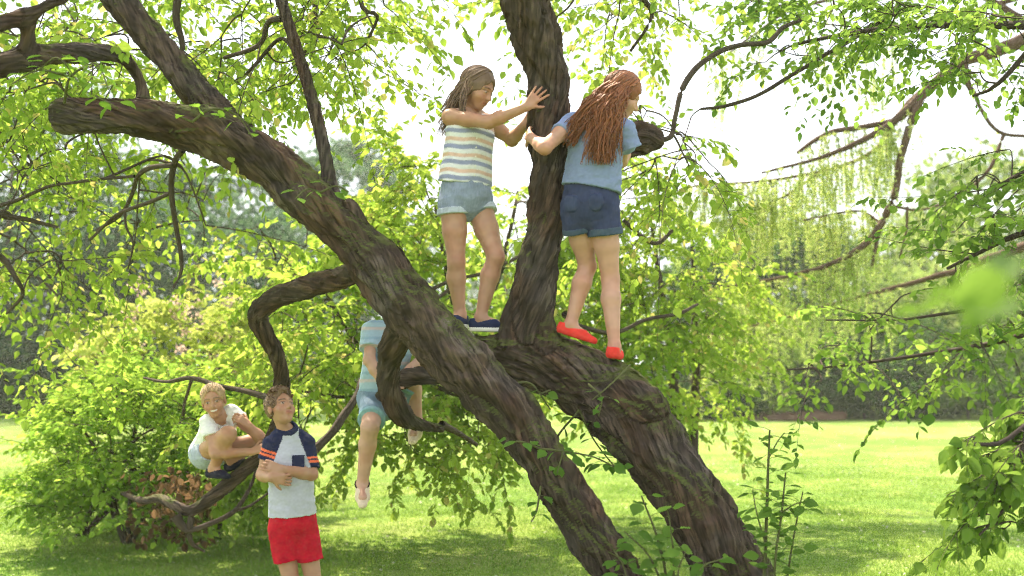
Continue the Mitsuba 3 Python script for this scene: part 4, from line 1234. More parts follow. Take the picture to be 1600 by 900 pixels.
# ---- shrubs on the left
for k, (label, xr, yr, dr_, n, gx, gd, pal, leaf) in enumerate([
        ('large spreading lime-green shrub by the crouching girl', (75, 400), (595, 815), (10.0, 12.2), 340, (120, 200, 280, 340), 11.2, SHRUB, 0.066),
        ('pale yellow-green flowering shrub behind the large shrub', (150, 430), (490, 620), (13.0, 15.5), 120, (200, 300, 360), 14.2, [(0.30, 0.40, 0.06), (0.45, 0.50, 0.13)], 0.085)]):
    sk = thing('shrub', label, 'shrub')
    nd = []
    R_ = np.random.default_rng(50 + k)
    for j, px in enumerate(gx):
        g = P(px, 575 + FPX * EYE / gd, gd + R_.uniform(-0.4, 0.4))
        g[2] = -0.05
        for m in range(4):
            tip = P(R_.uniform(*xr), R_.uniform(yr[0], yr[1] - 60), gd + R_.uniform(-0.7, 0.7))
            path = np.array([np.r_[g, 0.028], np.r_[lerp(g, tip, 0.5) + [0, 0, 0.25], 0.018], np.r_[tip, 0.007]])
            part('stem', sk, wood([limb_tube(path, 0.06, 6, 0.12, j)], (0.05, 0.036, 0.026)))
            nd.append(spline(path, 0.06)[:, :3])
    p_ = Plant(sk, pal, 60 + k, nodes=np.vstack(nd))
    e = scatter(p_.rng, n, xr, yr, dr_)
    cx, cy = 0.5 * (xr[0] + xr[1]), yr[1]
    X, Y, _ = view_px(e)
    ok = ((X - cx) / (0.56 * (xr[1] - xr[0]))) ** 2 + ((Y - cy) / (1.03 * (yr[1] - yr[0]))) ** 2 < 1.0 + 0.25 * p_.rng.random(len(e))
    e = e[ok & (e[:, 2] > 0.15)]
    dd = p_.reach(e, 0.012, 0.004, 0.15)
    p_.sprays(e, unit(e - P(cx, yr[1] + 60, gd)) * [1, 1, 0.45] + p_.rng.normal(0, 0.3, dd.shape) + [0, -0.25, 0.1], p_.rng.uniform(0.3, 0.6, len(e)), K=9, J=6, twig=0.30, leaf=leaf, droop=0.22, tilt=0.35)
    print('shrub leaves', p_.finish())
    if k == 1:
        r = p_.rng
        c = e[r.integers(0, len(e), 70)] + r.normal(0, 0.12, (70, 3)) + [0, -0.2, 0.12]
        c = np.repeat(c, 26, 0) + r.normal(0, 0.035, (70 * 26, 3))
        mesh, col = leaf_mesh(c, leaf_frames(r.normal(0, 1, c.shape), r.normal(0, 1, c.shape)), r.uniform(0.025, 0.045, len(c)), np.array([0.55, 0.42, 0.36]) * r.uniform(0.8, 1.15, (len(c), 1)), 'far', r)
        part('blossom', sk, mikit.ply(mesh, 'leafy', False, color=col), kind='stuff')
    if k == 0:
        r = p_.rng
        c = np.vstack([scatter(r, 260, (195, 330), (735, 850), (9.2, 9.9)), scatter(r, 120, (240, 330), (740, 800), (8.6, 9.2))])
        c = c[c[:, 2] > 0.02]
        mesh, col = leaf_mesh(c, leaf_frames(r.normal(0, 0.6, c.shape) + [0, 0, -0.7], r.normal(0, 1, c.shape)), r.uniform(0.05, 0.085, len(c)), np.array([0.135, 0.085, 0.045]) * r.uniform(0.6, 1.3, (len(c), 1)), 'mid', r)
        part('withered_leaves', sk, mikit.ply(mesh, 'leafy', False, color=col), 'brown withered leaves hanging at the foot of the shrub', 'stuff')

# ---- the larch on the right, its pale needles hanging in curtains
la = thing('weeping_larch', 'weeping larch with long pale green hanging needle strands at the right', 'tree')
LARCH = [
    [(1790, 300, 13.2, 46), (1770, 150, 13.2, 40), (1790, -200, 13.2, 34), (1780, -600, 13.2, 22)],
    [(1772, 60, 13.2, 24), (1690, 20, 13.1, 19), (1620, 52, 13.0, 16), (1560, 78, 13.0, 14), (1502, 98, 13.0, 13), (1442, 148, 13.0, 11), (1385, 198, 13.0, 8), (1330, 228, 13.0, 6), (1270, 250, 13.0, 4), (1190, 270, 13.0, 2.5)],
    [(1440, 150, 13.0, 9), (1418, 205, 12.9, 9), (1408, 250, 12.9, 8), (1396, 310, 12.9, 8), (1376, 352, 12.9, 8), (1345, 386, 12.9, 7), (1290, 415, 12.9, 5), (1200, 438, 12.9, 4), (1090, 455, 12.9, 2.5)],
    [(1440, 150, 13.0, 7), (1395, 190, 13.2, 7), (1300, 206, 13.3, 6), (1245, 240, 13.4, 4)],
    [(1505, 98, 13.0, 9), (1512, 130, 12.9, 7), (1526, 150, 12.9, 5), (1530, 165, 12.9, 4), (1560, 205, 12.9, 4), (1620, 215, 12.9, 4)],
    [(1568, 212, 12.9, 4), (1545, 265, 12.8, 4), (1500, 305, 12.8, 3.5), (1440, 328, 12.8, 3), (1395, 322, 12.8, 3)],
    [(1376, 352, 12.9, 5), (1368, 385, 12.9, 4), (1362, 420, 12.9, 3)],
    [(1418, 322, 12.8, 3), (1416, 360, 12.8, 2.5), (1405, 405, 12.8, 2)],
    [(1502, 98, 13.0, 6), (1420, 160, 13.6, 6), (1370, 230, 13.8, 5), (1290, 266, 14.0, 4), (1180, 284, 14.0, 3), (1090, 290, 14.0, 2.2), (1020, 312, 14.0, 1.5)],
    [(1640, 62, 13.0, 9), (1520, -10, 13.4, 7), (1380, -20, 13.6, 5), (1240, 10, 13.8, 3.5), (1130, -10, 13.8, 2)],
    [(1290, 262, 14.0, 4), (1220, 310, 14.2, 3), (1120, 350, 14.2, 2)],
    [(1380, 352, 13.0, 3), (1340, 330, 13.2, 2.5), (1250, 345, 13.2, 2)],
    [(1640, -20, 13.4, 8), (1450, 40, 13.5, 5), (1340, 70, 13.6, 4), (1270, 105, 13.7, 2.2)],
    [(1240, 10, 13.8, 3.5), (1170, 60, 13.9, 2.5), (1110, 105, 14.0, 1.5)],
    [(1080, 528, 14.4, 2), (1180, 508, 14.4, 3), (1320, 470, 14.4, 5), (1500, 420, 14.2, 8), (1760, 330, 13.4, 20)],
]
key0 = None
for k, c in enumerate(LARCH):
    c = [(a, b, d, r if k == 0 else r * 0.72) for a, b, d, r in c]
    part('trunk' if k == 0 else 'branch', la, wood([limb_tube(chain(*c), 0.05, 8 if k < 3 else 6, 0.12, k)], (0.085, 0.055, 0.038)))
p_ = Plant(la, [(0.42, 0.55, 0.15), (0.62, 0.70, 0.27)], 71, 'needle')
R_ = p_.rng
roots = []
for k, (n, t0) in zip((1, 2, 3, 5, 8, 9, 10, 11, 14, 12, 13, 8), ((30, 0.62), (90, 0.50), (44, 0.25), (14, 0.4), (150, 0.24), (24, 0.25), (70, 0.0), (50, 0.1), (80, 0.0), (20, 0.65), (16, 0.35), (60, 0.62))):
    s = spline(chain(*LARCH[k]), 0.03)[:, :3]
    if k == 14:
        s = s[::-1][len(s) // 2:]
    roots.append((s[(np.clip(t0 + (1 - t0) * R_.random(n), 0, 1) * (len(s) - 1)).astype(int)]))
roots = np.vstack(roots)
side = R_.normal(0, 1, (len(roots), 3)) * [0.07, 0.25, 0.04]
L = R_.uniform(0.35, 0.95, len(roots))[:, None, None]
t = np.linspace(0, 1, 9)[None, :, None]
st = roots[:, None] + side[:, None] * np.sqrt(t) * 1.0 + np.array([0, 0, -1.0]) * L * t ** 1.3 + 0.012 * np.sin(t * 9 + R_.uniform(0, 6, (len(roots), 1, 1)))
p_.w.append(tubes(st, np.broadcast_to(0.0035 * (1 - 0.6 * t[..., 0]), st.shape[:2]), 3))
sub_i = R_.integers(0, len(st), 420)
sub_j = R_.integers(2, 7, 420)
b = st[sub_i, sub_j]
sub = b[:, None] + (R_.normal(0, 1, (420, 3)) * [0.06, 0.08, 0.02])[:, None] * np.sqrt(t) + np.array([0, 0, -1.0]) * R_.uniform(0.15, 0.5, (420, 1, 1)) * t ** 1.2
p_.w.append(tubes(sub, np.broadcast_to(0.0022 * (1 - 0.6 * t[..., 0]), sub.shape[:2]), 3))
al = np.vstack([st, sub])
m = 22
u = np.sort(R_.random((len(al), m)), 1) * 7.98
iu = u.astype(int)
pos = al[np.arange(len(al))[:, None], iu] * (1 - (u - iu))[..., None] + al[np.arange(len(al))[:, None], iu + 1] * (u - iu)[..., None]
pos = np.repeat(pos.reshape(-1, 3), 5, 0)
y = unit(R_.normal(0, 1, pos.shape) * [1, 1, 0.5] + [0, 0, -0.5])
p_.leaves(pos, y, R_.normal(0, 1, pos.shape), R_.uniform(0.030, 0.050, len(pos)))
print('larch needles', p_.finish(leaf_name='needles', singles=0, wood_col=(0.16, 0.14, 0.07)))
# ---------------------------------------------------------------- far trees, hedge
def crown_tree(name, label, x, y, h, w, pal, seed, n=5000, leaf=0.28, base=0.05, trunk=0.22, tone=(0.07, 0.05, 0.04), cone=0.0, group=None, cat='tree'):
    r = np.random.default_rng(seed)
    key = thing(name, label, cat, group)
    foot = np.array([x, y, -0.1])
    top = np.array([x + r.normal(0, 0.3), y, h * 0.9])
    path = np.array([np.r_[foot, trunk], np.r_[lerp(foot, top, 0.4) + [r.normal(0, 0.2), 0, 0], trunk * 0.7], np.r_[top, trunk * 0.12]])
    part('trunk', key, wood([limb_tube(path, 0.25, 8, 0.1, seed)], tone))
    p = Plant(key, pal, seed, 'far', nodes=spline(path, 0.25 if h > 4 else 0.08)[4:, :3], leaf_bsdf='far_leafy')
    nb = 46
    a, u = r.uniform(0, 2 * np.pi, nb), r.uniform(base, 0.97, nb)
    prof = np.where(cone > 0, 1.05 * (1 - u) ** 0.8 + 0.06, np.sqrt(np.clip(1 - ((u - 0.45) / 0.56) ** 2, 0.05, 1)))
    ends = np.stack([x + prof * w * np.cos(a) * r.uniform(0.45, 1.0, nb), y + prof * w * np.sin(a) * r.uniform(0.45, 1.0, nb), h * u], 1)
    p.reach(ends, min(0.08, trunk * 0.36), min(0.02, trunk * 0.15), 0.1 if not cone else -0.1, sides=4)
    c = p.nodes[r.integers(len(p.nodes) // 6, len(p.nodes), n // 14)]
    sz = w * 0.16
    pos = np.repeat(c, 14, 0) + r.normal(0, 1, (len(c) * 14, 3)) * [sz, sz, sz * 0.55]
    pos = pos[pos[:, 2] > 0.02]
    yv = unit(r.normal(0, 1, pos.shape) + [0, 0, -0.35])
    p.leaves(pos, yv, unit(r.normal(0, 0.7, pos.shape) + [0, 0, 1]), leaf * r.uniform(0.6, 1.4, len(pos)))
    p.finish(wood_name='branches', singles=0, wood_col=tone)
    return key


def at(px, d):
    return (px - 800) / FPX * d, d


FARG = [(0.06, 0.12, 0.04), (0.13, 0.22, 0.06)]
BLUE = [(0.045, 0.095, 0.05), (0.10, 0.17, 0.085)]
DARK = [(0.026, 0.065, 0.016), (0.075, 0.15, 0.035)]
FRESH = [(0.16, 0.26, 0.055), (0.30, 0.38, 0.10)]
k = 0
for label, px, d, h, w, pal, n, base in [
        ('tall dark evergreen at the far left edge of the park', 10, 42, 11.5, 4.6, BLUE, 15000, 0.06),
        ('grey-green tree beyond the shrubs, left of the leaning trunk', 150, 46, 12.0, 5.2, FARG, 16000, 0.05),
        ('grey-green drooping tree in the haze above the flowering shrub', 295, 42, 9.5, 4.4, BLUE, 16000, 0.04),
        ('pale hazy tree between shrub and the upper trunk', 430, 58, 12.5, 5.4, BLUE, 12000, 0.03),
        ('blue-grey rounded tree in the haze beside the striped girl', 570, 70, 15.0, 4.6, BLUE, 12000, 0.05),
        ('hazy tree low behind the young tree', 690, 75, 9.5, 5.0, FARG, 5000, 0.03),
        ('hazy tree behind the upright trunk', 850, 80, 10.0, 6.0, FARG, 5000, 0.03),
        ('dark evergreen behind the larch curtain', 1120, 41, 5.9, 2.9, DARK, 7000, 0.02),
        ('broad dark evergreen under the larch', 1235, 42, 6.2, 3.4, DARK, 8000, 0.02),
        ('feathery tree in the haze behind the larch', 1180, 60, 9.5, 5.0, FARG, 6000, 0.03),
        ('light green tree in the haze beyond the hedge', 1400, 58, 9.0, 4.8, FRESH, 13000, 0.03),
        ('tall light green tree beyond the hedge at the edge of the park', 1545, 54, 11.0, 5.0, FRESH, 14000, 0.03),
        ('mid green tree right behind the hedge', 1470, 44, 5.9, 3.8, FRESH, 12000, 0.02)]:
    x, y = at(px, d)
    crown_tree('park_tree', label, x, y, h, w, pal, 200 + k, n=n, leaf=0.22 if d < 50 else 0.30, base=base)
    k += 1
for j, (px, d, h, w, pal, label) in enumerate([
        (1110, 33.5, 1.9, 1.5, DARK, 'dark rounded shrub at the left end of the far hedge'), (1185, 34, 2.4, 1.6, GREEN, 'fresh green shrub second from the left in the far hedge'),
        (1270, 34.5, 2.0, 1.7, DARK, 'dark low shrub in the middle of the far hedge'), (1350, 34, 2.2, 1.7, DARK, 'dark glossy shrub right of the middle in the far hedge'),
        (1430, 34.5, 2.1, 1.7, DARK, 'blue-green shrub in the far hedge'), (1510, 34, 2.3, 1.7, DEEP, 'dark shrub near the right end of the far hedge'), (1590, 33.5, 2.4, 1.8, DEEP, 'dark shrub closing the far hedge at its right end'),
        (-20, 36, 2.0, 2.2, FARG, 'low shrub under the far evergreens'), (75, 38, 1.7, 1.8, FARG, 'small low shrub beside the distant lawn')]):
    d, h, w = d * 1.13, h * (1.0 + 0.35 * (j % 3 == 1)) * 1.13, w * 1.13
    x, y = at(px, d)
    crown_tree('shrub', label, x, y, h, w, pal, 300 + j, n=6500, leaf=0.14, base=0.05, trunk=0.05)

# ---------------------------------------------------------------- the broadleaf tree on the right
rb = thing('broadleaf_tree', 'darker green broadleaf tree reaching in with long boughs over the lawn', 'tree')
RB = [
    [(1950, 1080, 6.2, 60), (1930, 600, 6.2, 52), (1900, 100, 6.2, 46), (1880, -500, 6.2, 34)],
    [(1920, 430, 6.2, 26), (1780, 470, 6.8, 14), (1660, 515, 7.2, 8), (1600, 522, 7.4, 5.5), (1540, 538, 7.6, 4.5), (1480, 548, 7.8, 3.8), (1400, 560, 8.0, 3), (1310, 572, 8.2, 2.2), (1230, 578, 8.4, 1.5)],
    [(1660, 515, 7.2, 5), (1560, 480, 7.3, 3.5), (1480, 490, 7.4, 3), (1400, 500, 7.5, 2), (1290, 500, 7.7, 1.4)],
    [(1915, 300, 6.2, 22), (1760, 320, 6.4, 12), (1640, 350, 6.6, 7), (1560, 380, 6.8, 4), (1480, 420, 7.0, 2.5)],
    [(1925, 560, 6.1, 15), (1780, 600, 5.8, 7), (1640, 640, 5.5, 4.2), (1592, 672, 5.4, 3.8), (1560, 692, 5.4, 4), (1510, 694, 5.35, 3), (1482, 706, 5.3, 2)],
    [(1605, 668, 5.4, 4), (1596, 720, 5.35, 3.5), (1588, 770, 5.3, 3), (1565, 800, 5.3, 2.5), (1530, 836, 5.25, 1.6)],
    [(1588, 730, 5.35, 3), (1560, 722, 5.35, 2.5), (1528, 750, 5.3, 1.8)],
    [(1900, 60, 6.2, 26), (1760, 20, 6.6, 14), (1600, 40, 7.0, 8), (1460, 40, 7.3, 5), (1340, 50, 7.6, 4), (1240, 70, 7.9, 2.5)],
    [(1895, -100, 6.2, 24), (1700, -120, 6.8, 14), (1500, -80, 7.2, 9), (1300, -40, 7.6, 5), (1180, -10, 7.9, 3)],
    [(1640, 40, 6.9, 6), (1560, 130, 7.0, 3.5), (1520, 150, 7.1, 2)],
    [(1760, 320, 6.4, 9), (1690, 250, 6.6, 6), (1600, 270, 6.8, 4), (1550, 300, 6.9, 2.5)],
    [(1880, 420, 5.6, 16), (1740, 440, 2.6, 7), (1640, 440, 1.5, 5), (1575, 428, 1.35, 3)],
]
nd = []
for q, c in enumerate(RB):
    ch = chain(*c)
    part('trunk' if q == 0 else 'bough', rb, wood([limb_tube(ch, 0.05, 10 if q == 0 else 6, 0.1, q)], (0.05, 0.038, 0.032)))
    nd.append(spline(ch, 0.05)[:, :3])
p_ = Plant(rb, [(0.10, 0.20, 0.035), (0.27, 0.41, 0.065)], 81, nodes=np.vstack([x[len(x) // 3:] for x in nd[1:-1]]))
R_ = p_.rng


def along(q, n, t0, spread):
    s = nd[q]
    i = (np.clip(t0 + (1 - t0) * R_.random(n), 0, 1) * (len(s) - 1)).astype(int)
    return s[i] + R_.normal(0, 1, (n, 3)) * spread


def add(e, leaf, K=8, J=5, twig=0.25, L=(0.3, 0.6), droop=0.3, gap=0.0, pull=(-0.4, 0, 0)):
    dd = p_.reach(e, 0.008, 0.003, 0.1)
    p_.sprays(e, dd * [1, 1, 0.3] + R_.normal(0, 0.4, dd.shape) + pull, R_.uniform(*L, len(e)), K=K, J=J, twig=twig, leaf=leaf, droop=droop, gap=gap)


add(along(1, 16, 0.35, [0.10, 0.3, 0.07]), 0.058)
add(along(2, 10, 0.25, [0.10, 0.3, 0.08]), 0.058)
add(along(3, 16, 0.2, [0.12, 0.3, 0.14]), 0.060)
add(along(10, 12, 0.25, [0.15, 0.3, 0.14]), 0.060)
add(along(7, 36, 0.25, [0.15, 0.4, 0.10]), 0.058)
add(along(8, 38, 0.2, [0.2, 0.5, 0.14]), 0.060)
add(along(9, 6, 0.2, [0.12, 0.2, 0.10]), 0.058)
add(along(4, 9, 0.62, [0.04, 0.06, 0.04]), 0.066, K=6, J=5, twig=0.14, L=(0.12, 0.25), droop=0.5)
add(along(5, 16, 0.15, [0.05, 0.06, 0.05]), 0.066, K=6, J=5, twig=0.15, L=(0.14, 0.3), droop=0.8)
add(along(6, 6, 0.3, [0.03, 0.05, 0.03]), 0.066, K=6, J=5, twig=0.12, L=(0.1, 0.2), droop=0.6)
# the big soft leaves close to the lens
for (px, py, d, yv, nv, s) in [(1600, 402, 1.32, (-0.85, 0.1, -0.55), (-0.3, -0.6, 0.7), 0.085), (1575, 430, 1.30, (-0.8, 0.0, -0.42), (0.45, -0.75, 0.3), 0.095), (1600, 470, 1.40, (-0.9, 0.2, -0.25), (0.1, -0.5, 0.8), 0.075),
                               (1545, 478, 1.55, (-0.7, 0.0, -0.55), (0.1, -0.7, 0.6), 0.06), (1500, 455, 1.7, (-0.95, 0.0, -0.1), (0, -0.5, 0.8), 0.065), (1480, 470, 1.75, (-0.9, 0.2, -0.3), (0.2, -0.4, 0.8), 0.06), (1440, 480, 1.9, (-0.95, 0, -0.25), (0.1, -0.5, 0.8), 0.06)]:
    p_.leaves(P(px, py, d)[None], np.array([yv]), np.array([nv]), s * 0.78)
    p_.c[-1] = np.array([[0.17, 0.25, 0.10]])
p_.w.append(limb_tube(chain((1575, 428, 1.35, 3), (1520, 450, 1.6, 2), (1440, 478, 1.95, 1.4)), 0.02, 5))
print('broadleaf leaves', p_.finish())
# ---------------------------------------------------------------- ground
def lawn_colour(p, n, uv):
    a = mikit.fbm(p.x * 0.35, p.y * 0.35, 3.0, 3)
    b = mikit.fbm(p.x * 2.2, p.y * 2.2, 7.0, 3)
    c = mikit.noise(p.x * 40, p.y * 40, 1.0)
    e = mikit.noise(p.x * 9, p.y * 4, 4.0)
    col = mikit.mix((0.092, 0.165, 0.027), (0.165, 0.228, 0.048), mikit.smoothstep(0.3, 0.7, 0.5 * a + 0.5 * b))
    col = mikit.mix(col, (0.21, 0.24, 0.085), 0.5 * mikit.smoothstep(0.55, 0.75, mikit.fbm(p.x * 0.9 + 30, p.y * 0.9, 2.0, 3)))
    return col * (0.75 + 0.35 * c + 0.20 * e)


scene['lawn_grass'] = dict(type='bumpmap', arbitrary=mikit.proc(lambda p, n, uv: mikit.noise(p.x * 30, p.y * 30, 0.0) + 0.5 * mikit.noise(p.x * 75, p.y * 75, 2.0), 0.006), scale=0.012,
                           bsdf=dict(type='principled', base_color=mikit.proc(lawn_colour), roughness=0.9, specular=0.1))
gx = np.unique(np.r_[-240, -90, np.linspace(-40, 40, 81), 90, 240])
gy = np.unique(np.r_[-60, -20, np.linspace(-5, 60, 131), 90, 150, 300])
GX, GY = np.meshgrid(gx, gy, indexing='ij')


def ground_z(x, y):
    q = np.stack([np.asarray(x), np.asarray(y), 0 * np.asarray(x)], -1)
    return 0.10 * (meshkit.fbm(q * 0.35, 3, 5) - 0.5) * np.clip((55 - y) / 20, 0, 1)


gz = ground_z(GX, GY)
i, j = np.meshgrid(np.arange(len(gx) - 1), np.arange(len(gy) - 1), indexing='ij')
ny = len(gy)
q = np.stack([i * ny + j, (i + 1) * ny + j, (i + 1) * ny + j + 1, i * ny + j + 1], -1).reshape(-1, 4)
solo('lawn', mikit.ply((np.stack([GX, GY, gz], -1).reshape(-1, 3), q), 'lawn_grass', True), 'bright mown lawn running back to the hedge', kind='structure')
r = np.random.default_rng(5)
N = 450000
d = 7.5 + 16 * r.random(N) ** 1.7
side = r.uniform(-1, 1, N) * 0.72
x = side * d
keep = (r.random(N) < sstep(0.72, 0.46, np.abs(side))) & (r.random(N) < sstep(23.5, 17, d)) & (r.random(N) < 0.35 + 0.65 * meshkit.noise(np.stack([x * 3, d * 3, 0 * d], 1)))
x, d = x[keep], d[keep]
p0 = np.stack([x, d, ground_z(x, d) - 0.005], 1)
h = (0.020 + 0.030 * r.random(len(x)) ** 2) * (0.7 + 0.6 * meshkit.noise(p0 * 1.3))
a = r.uniform(0, 2 * np.pi, len(x))
wd = np.stack([np.cos(a), np.sin(a), 0 * a], 1) * (0.0035 * (0.6 + d / 12))[:, None]
tip = p0 + np.stack([r.normal(0, 0.5, len(x)), r.normal(0, 0.5, len(x)), np.ones(len(x))], 1) * h[:, None]
V = np.stack([p0 - wd, p0 + wd, tip], 1).reshape(-1, 3)
F_ = np.arange(len(V)).reshape(-1, 3)
t = np.clip(meshkit.fbm(p0 * 1.1, 3) * 1.6 - 0.3 + r.normal(0, 0.2, len(x)), 0, 1)[:, None]
c = lerp(np.array([0.135, 0.265, 0.035]), np.array([0.29, 0.40, 0.08]), t) * r.uniform(0.75, 1.25, (len(x), 1))
solo('grass', mikit.ply((V, F_), 'grassy', False, color=np.repeat(c, 3, 0)), 'short green grass blades of the lawn', 'grass', 'stuff')
# clover heads and small fallen leaves in the grass
n = 2200
d = 8.5 + 26 * r.random(n) ** 1.4
x = r.uniform(-1, 1, n) * d * 0.45
p0 = np.stack([x, d, ground_z(x, d) + 0.035], 1)
mesh, col = leaf_mesh(p0, leaf_frames(r.normal(0, 1, p0.shape) * [1, 1, 0.2], r.normal(0, 0.3, p0.shape) + [0, 0, 1]), r.uniform(0.018, 0.034, n) * (0.7 + d / 30), np.array([0.62, 0.62, 0.52]) * r.uniform(0.7, 1.1, (n, 1)), 'far', r)
solo('clover_flowers', mikit.ply(mesh, 'leafy', False, color=col), 'tiny white clover flowers scattered through the grass', 'flowers', 'stuff')
# the strip of bare earth in front of the hedge
x0, x1 = at(1155, 36.4)[0], at(1330, 36.4)[0]
s = np.linspace(0, 1, 40)
xx = lerp(x0, x1, s)
w = 0.6 * np.sin(np.pi * s) ** 0.5 + 0.1 * meshkit.noise(np.stack([s * 20, 0 * s, 0 * s], 1))
V = np.vstack([np.stack([xx, 37.1 - w, 0 * s + 0.03], 1), np.stack([xx, 37.1 + 0 * s, 0.03 + 0.20 + 0.1 * meshkit.noise(np.stack([s * 30, 0 * s + 4, 0 * s], 1))], 1), np.stack([xx, 38.4 + 0 * s, 0 * s + 0.05], 1)])
q = [[a * 40 + i, a * 40 + i + 1, (a + 1) * 40 + i + 1, (a + 1) * 40 + i] for a in (0, 1) for i in range(39)]
solo('earth_bed', mikit.ply((V, np.array(q)), dict(type='twosided', bsdf=dict(type='diffuse', reflectance=mikit.proc(lambda p, n, uv: mikit.mix((0.06, 0.035, 0.022), (0.13, 0.08, 0.05), mikit.noise(p.x * 6, p.y * 6, p.z * 6))))), True), 'bare brown earth bed along the far hedge', kind='structure')

# ---------------------------------------------------------------- saplings and sprigs close to the trunks
def sprig(key, name, stems, leaf, seed, pal, per=0.045, up=0.3, single=300):
    p = Plant(key, pal, seed, 'near')
    r = p.rng
    for c in stems:
        ch = chain(*c)
        s = spline(ch, 0.02)
        p.w.append(limb_tube(ch, 0.02, 5, 0.05, seed))
        L = np.r_[0, np.cumsum(np.linalg.norm(np.diff(s[:, :3], axis=0), axis=1))]
        at_ = np.arange(per * 1.5, L[-1], per)
        b = np.stack([np.interp(at_, L, s[:, q]) for q in range(3)], 1)
        tan = unit(np.stack([np.interp(at_, L, np.gradient(s[:, q])) for q in range(3)], 1))
        az = np.arange(len(at_)) * 2.4 + r.uniform(0, 6)
        out = np.stack([np.cos(az), np.sin(az) * 0.8 - 0.2, r.normal(0.05, 0.2, len(az))], 1)
        stalk = out * r.uniform(0.02, 0.06, len(az))[:, None]
        p.w.append(tubes(np.stack([b, b + stalk * 0.5 + [0, 0, 0.004], b + stalk], 1), np.full((len(b), 3), 0.0013), 3))
        p.leaves(b + stalk, unit(out + tan * 0.25 + [0, 0, -0.35] + r.normal(0, 0.2, out.shape)), unit([0, -0.25, 1.0] + r.normal(0, 0.35, out.shape)), leaf * r.uniform(0.65, 1.2, len(b)))
    return p.finish(wood_name=name, wood_col=(0.075, 0.08, 0.03), singles=single)


SAP = [(0.10, 0.21, 0.035), (0.20, 0.33, 0.06)]
sp = thing('sapling', 'thin leafy sapling with several upright stems on the lawn right of the thick trunk', 'sapling')
sprig(sp, 'stems', [[(1196, 1130, 5.45, 4), (1195, 905, 5.5, 3), (1199, 780, 5.5, 2.5), (1203, 672, 5.5, 1.5)], [(1208, 1130, 5.4, 3), (1210, 900, 5.45, 2.2), (1222, 800, 5.45, 1.8), (1228, 738, 5.45, 1.2)],
                    [(1200, 1130, 5.5, 3), (1225, 940, 5.5, 2), (1242, 830, 5.5, 1.5), (1255, 768, 5.5, 1)], [(1222, 800, 5.45, 1.5), (1250, 785, 5.4, 1), (1278, 790, 5.4, 0.8)],
                    [(1196, 850, 5.5, 1.5), (1182, 800, 5.5, 1), (1176, 765, 5.5, 0.8)], [(1199, 720, 5.5, 1.5), (1215, 690, 5.5, 1), (1226, 676, 5.5, 0.8)]], 0.070, 91, SAP, per=0.022)
sp = thing('sapling', 'low leafy sapling growing between the two leaning trunks', 'sapling')
sprig(sp, 'stems', [[(1020, 1140, 5.5, 4), (1040, 930, 5.55, 2.5), (1030, 850, 5.55, 2), (1002, 775, 5.55, 1.2)], [(1030, 1140, 5.5, 3), (1052, 910, 5.5, 2), (1050, 840, 5.5, 1.4), (1042, 790, 5.5, 1)],
                    [(1040, 930, 5.55, 2), (1015, 870, 5.5, 1.5), (975, 830, 5.5, 1)], [(1060, 1140, 5.4, 3), (1075, 960, 5.4, 2), (1095, 890, 5.4, 1.5), (1130, 872, 5.4, 1)],
                    [(1075, 960, 5.4, 2), (1060, 900, 5.4, 1.5), (1072, 860, 5.4, 1)], [(990, 1140, 5.5, 3), (985, 950, 5.5, 2), (972, 880, 5.5, 1.2), (950, 862, 5.5, 1)]], 0.086, 92, SAP, per=0.034)
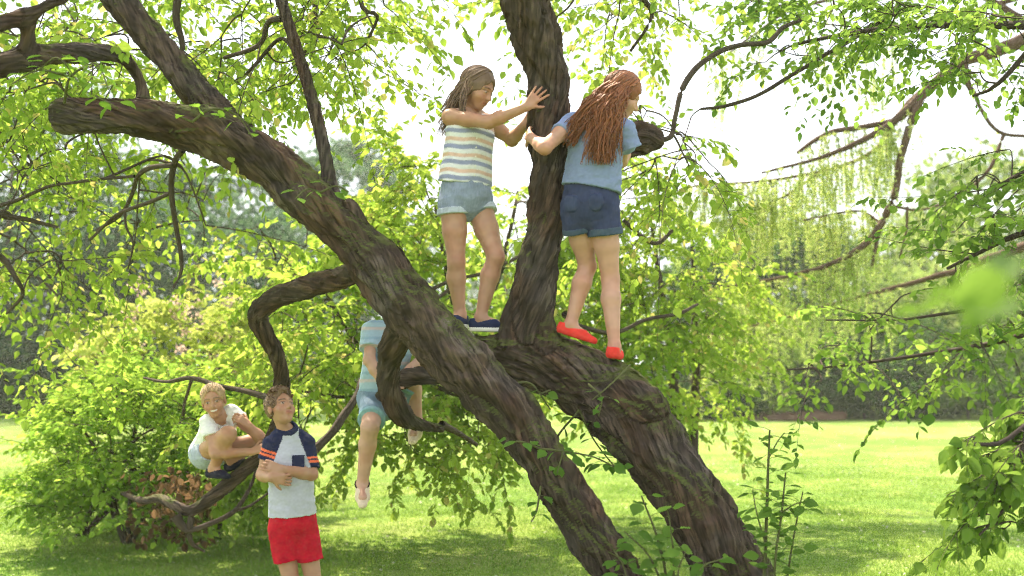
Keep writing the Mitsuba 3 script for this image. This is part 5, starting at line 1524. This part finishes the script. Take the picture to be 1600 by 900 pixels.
SPRIGS = [([[(842, 700, 5.85, 2), (815, 690, 5.75, 1.5), (790, 695, 5.75, 1)], [(842, 700, 5.85, 2), (880, 705, 5.8, 1.5), (930, 715, 5.85, 1.2), (975, 738, 5.9, 1)], [(880, 705, 5.8, 1.5), (870, 740, 5.8, 1)],
           [(930, 715, 5.85, 1.2), (958, 728, 5.9, 1)]], 0.068, 0.034),
          ([[(800, 600, 6.1, 2), (830, 600, 6.1, 1.5), (860, 640, 6.15, 1)], [(905, 640, 6.15, 2), (870, 690, 6.2, 1.5), (900, 735, 6.3, 1)], [(905, 640, 6.15, 1.5), (930, 690, 6.3, 1.2), (965, 735, 6.4, 1)]], 0.062, 0.036),
          ([[(920, 600, 6.0, 2), (940, 620, 5.9, 1.5), (935, 650, 5.9, 1)], [(985, 570, 6.0, 2), (955, 600, 5.9, 1.3), (925, 625, 5.88, 1)], [(860, 610, 6.2, 1.5), (840, 615, 6.15, 1), (820, 605, 6.1, 1)]], 0.058, 0.036),
          ([[(500, 300, 6.05, 2), (480, 295, 5.95, 1.5), (462, 310, 5.9, 1)], [(500, 300, 6.05, 2), (525, 290, 6.0, 1.3), (545, 300, 6.0, 1)]], 0.060, 0.034),
          ([[(300, 190, 5.95, 2.5), (330, 170, 5.9, 2), (370, 180, 5.9, 1.5), (395, 215, 5.9, 1)], [(300, 190, 5.95, 2), (275, 180, 5.9, 1.2)]], 0.066, 0.036),
          ([[(100, 160, 5.8, 2.5), (110, 120, 5.6, 2), (150, 100, 5.5, 1.5), (170, 140, 5.4, 1)], [(110, 120, 5.6, 2), (60, 110, 5.5, 1.5), (20, 130, 5.4, 1)], [(150, 150, 5.7, 2), (170, 160, 5.6, 1), (185, 170, 5.6, 1)],
            [(60, 110, 5.5, 1.5), (90, 90, 5.4, 1.2), (120, 125, 5.4, 1)]], 0.075, 0.040),
          ([[(845, 760, 5.85, 2), (838, 800, 5.8, 1.5), (830, 815, 5.8, 1)], [(960, 860, 5.7, 2), (975, 880, 5.6, 1.5), (1000, 872, 5.55, 1)]], 0.058, 0.034)]
for k, (st, lf, per) in enumerate(SPRIGS):
    sprig(TREE, 'sprig', st, lf, 100 + k, SAP if k not in (4, 5) else [(0.15, 0.30, 0.035), (0.27, 0.42, 0.05)], per=per)
# ---------------------------------------------------------------- the park's hazy summer air
scene['haze'] = dict(type='cube', bsdf={'type': 'null'}, interior={'type': 'ref', 'id': 'air'}, to_world=T().translate([0, 120, 8.3]).scale([250, 190, 9.5]))
labels['haze'] = {'label': 'thin bright summer haze over the whole park', 'kind': 'stuff'}
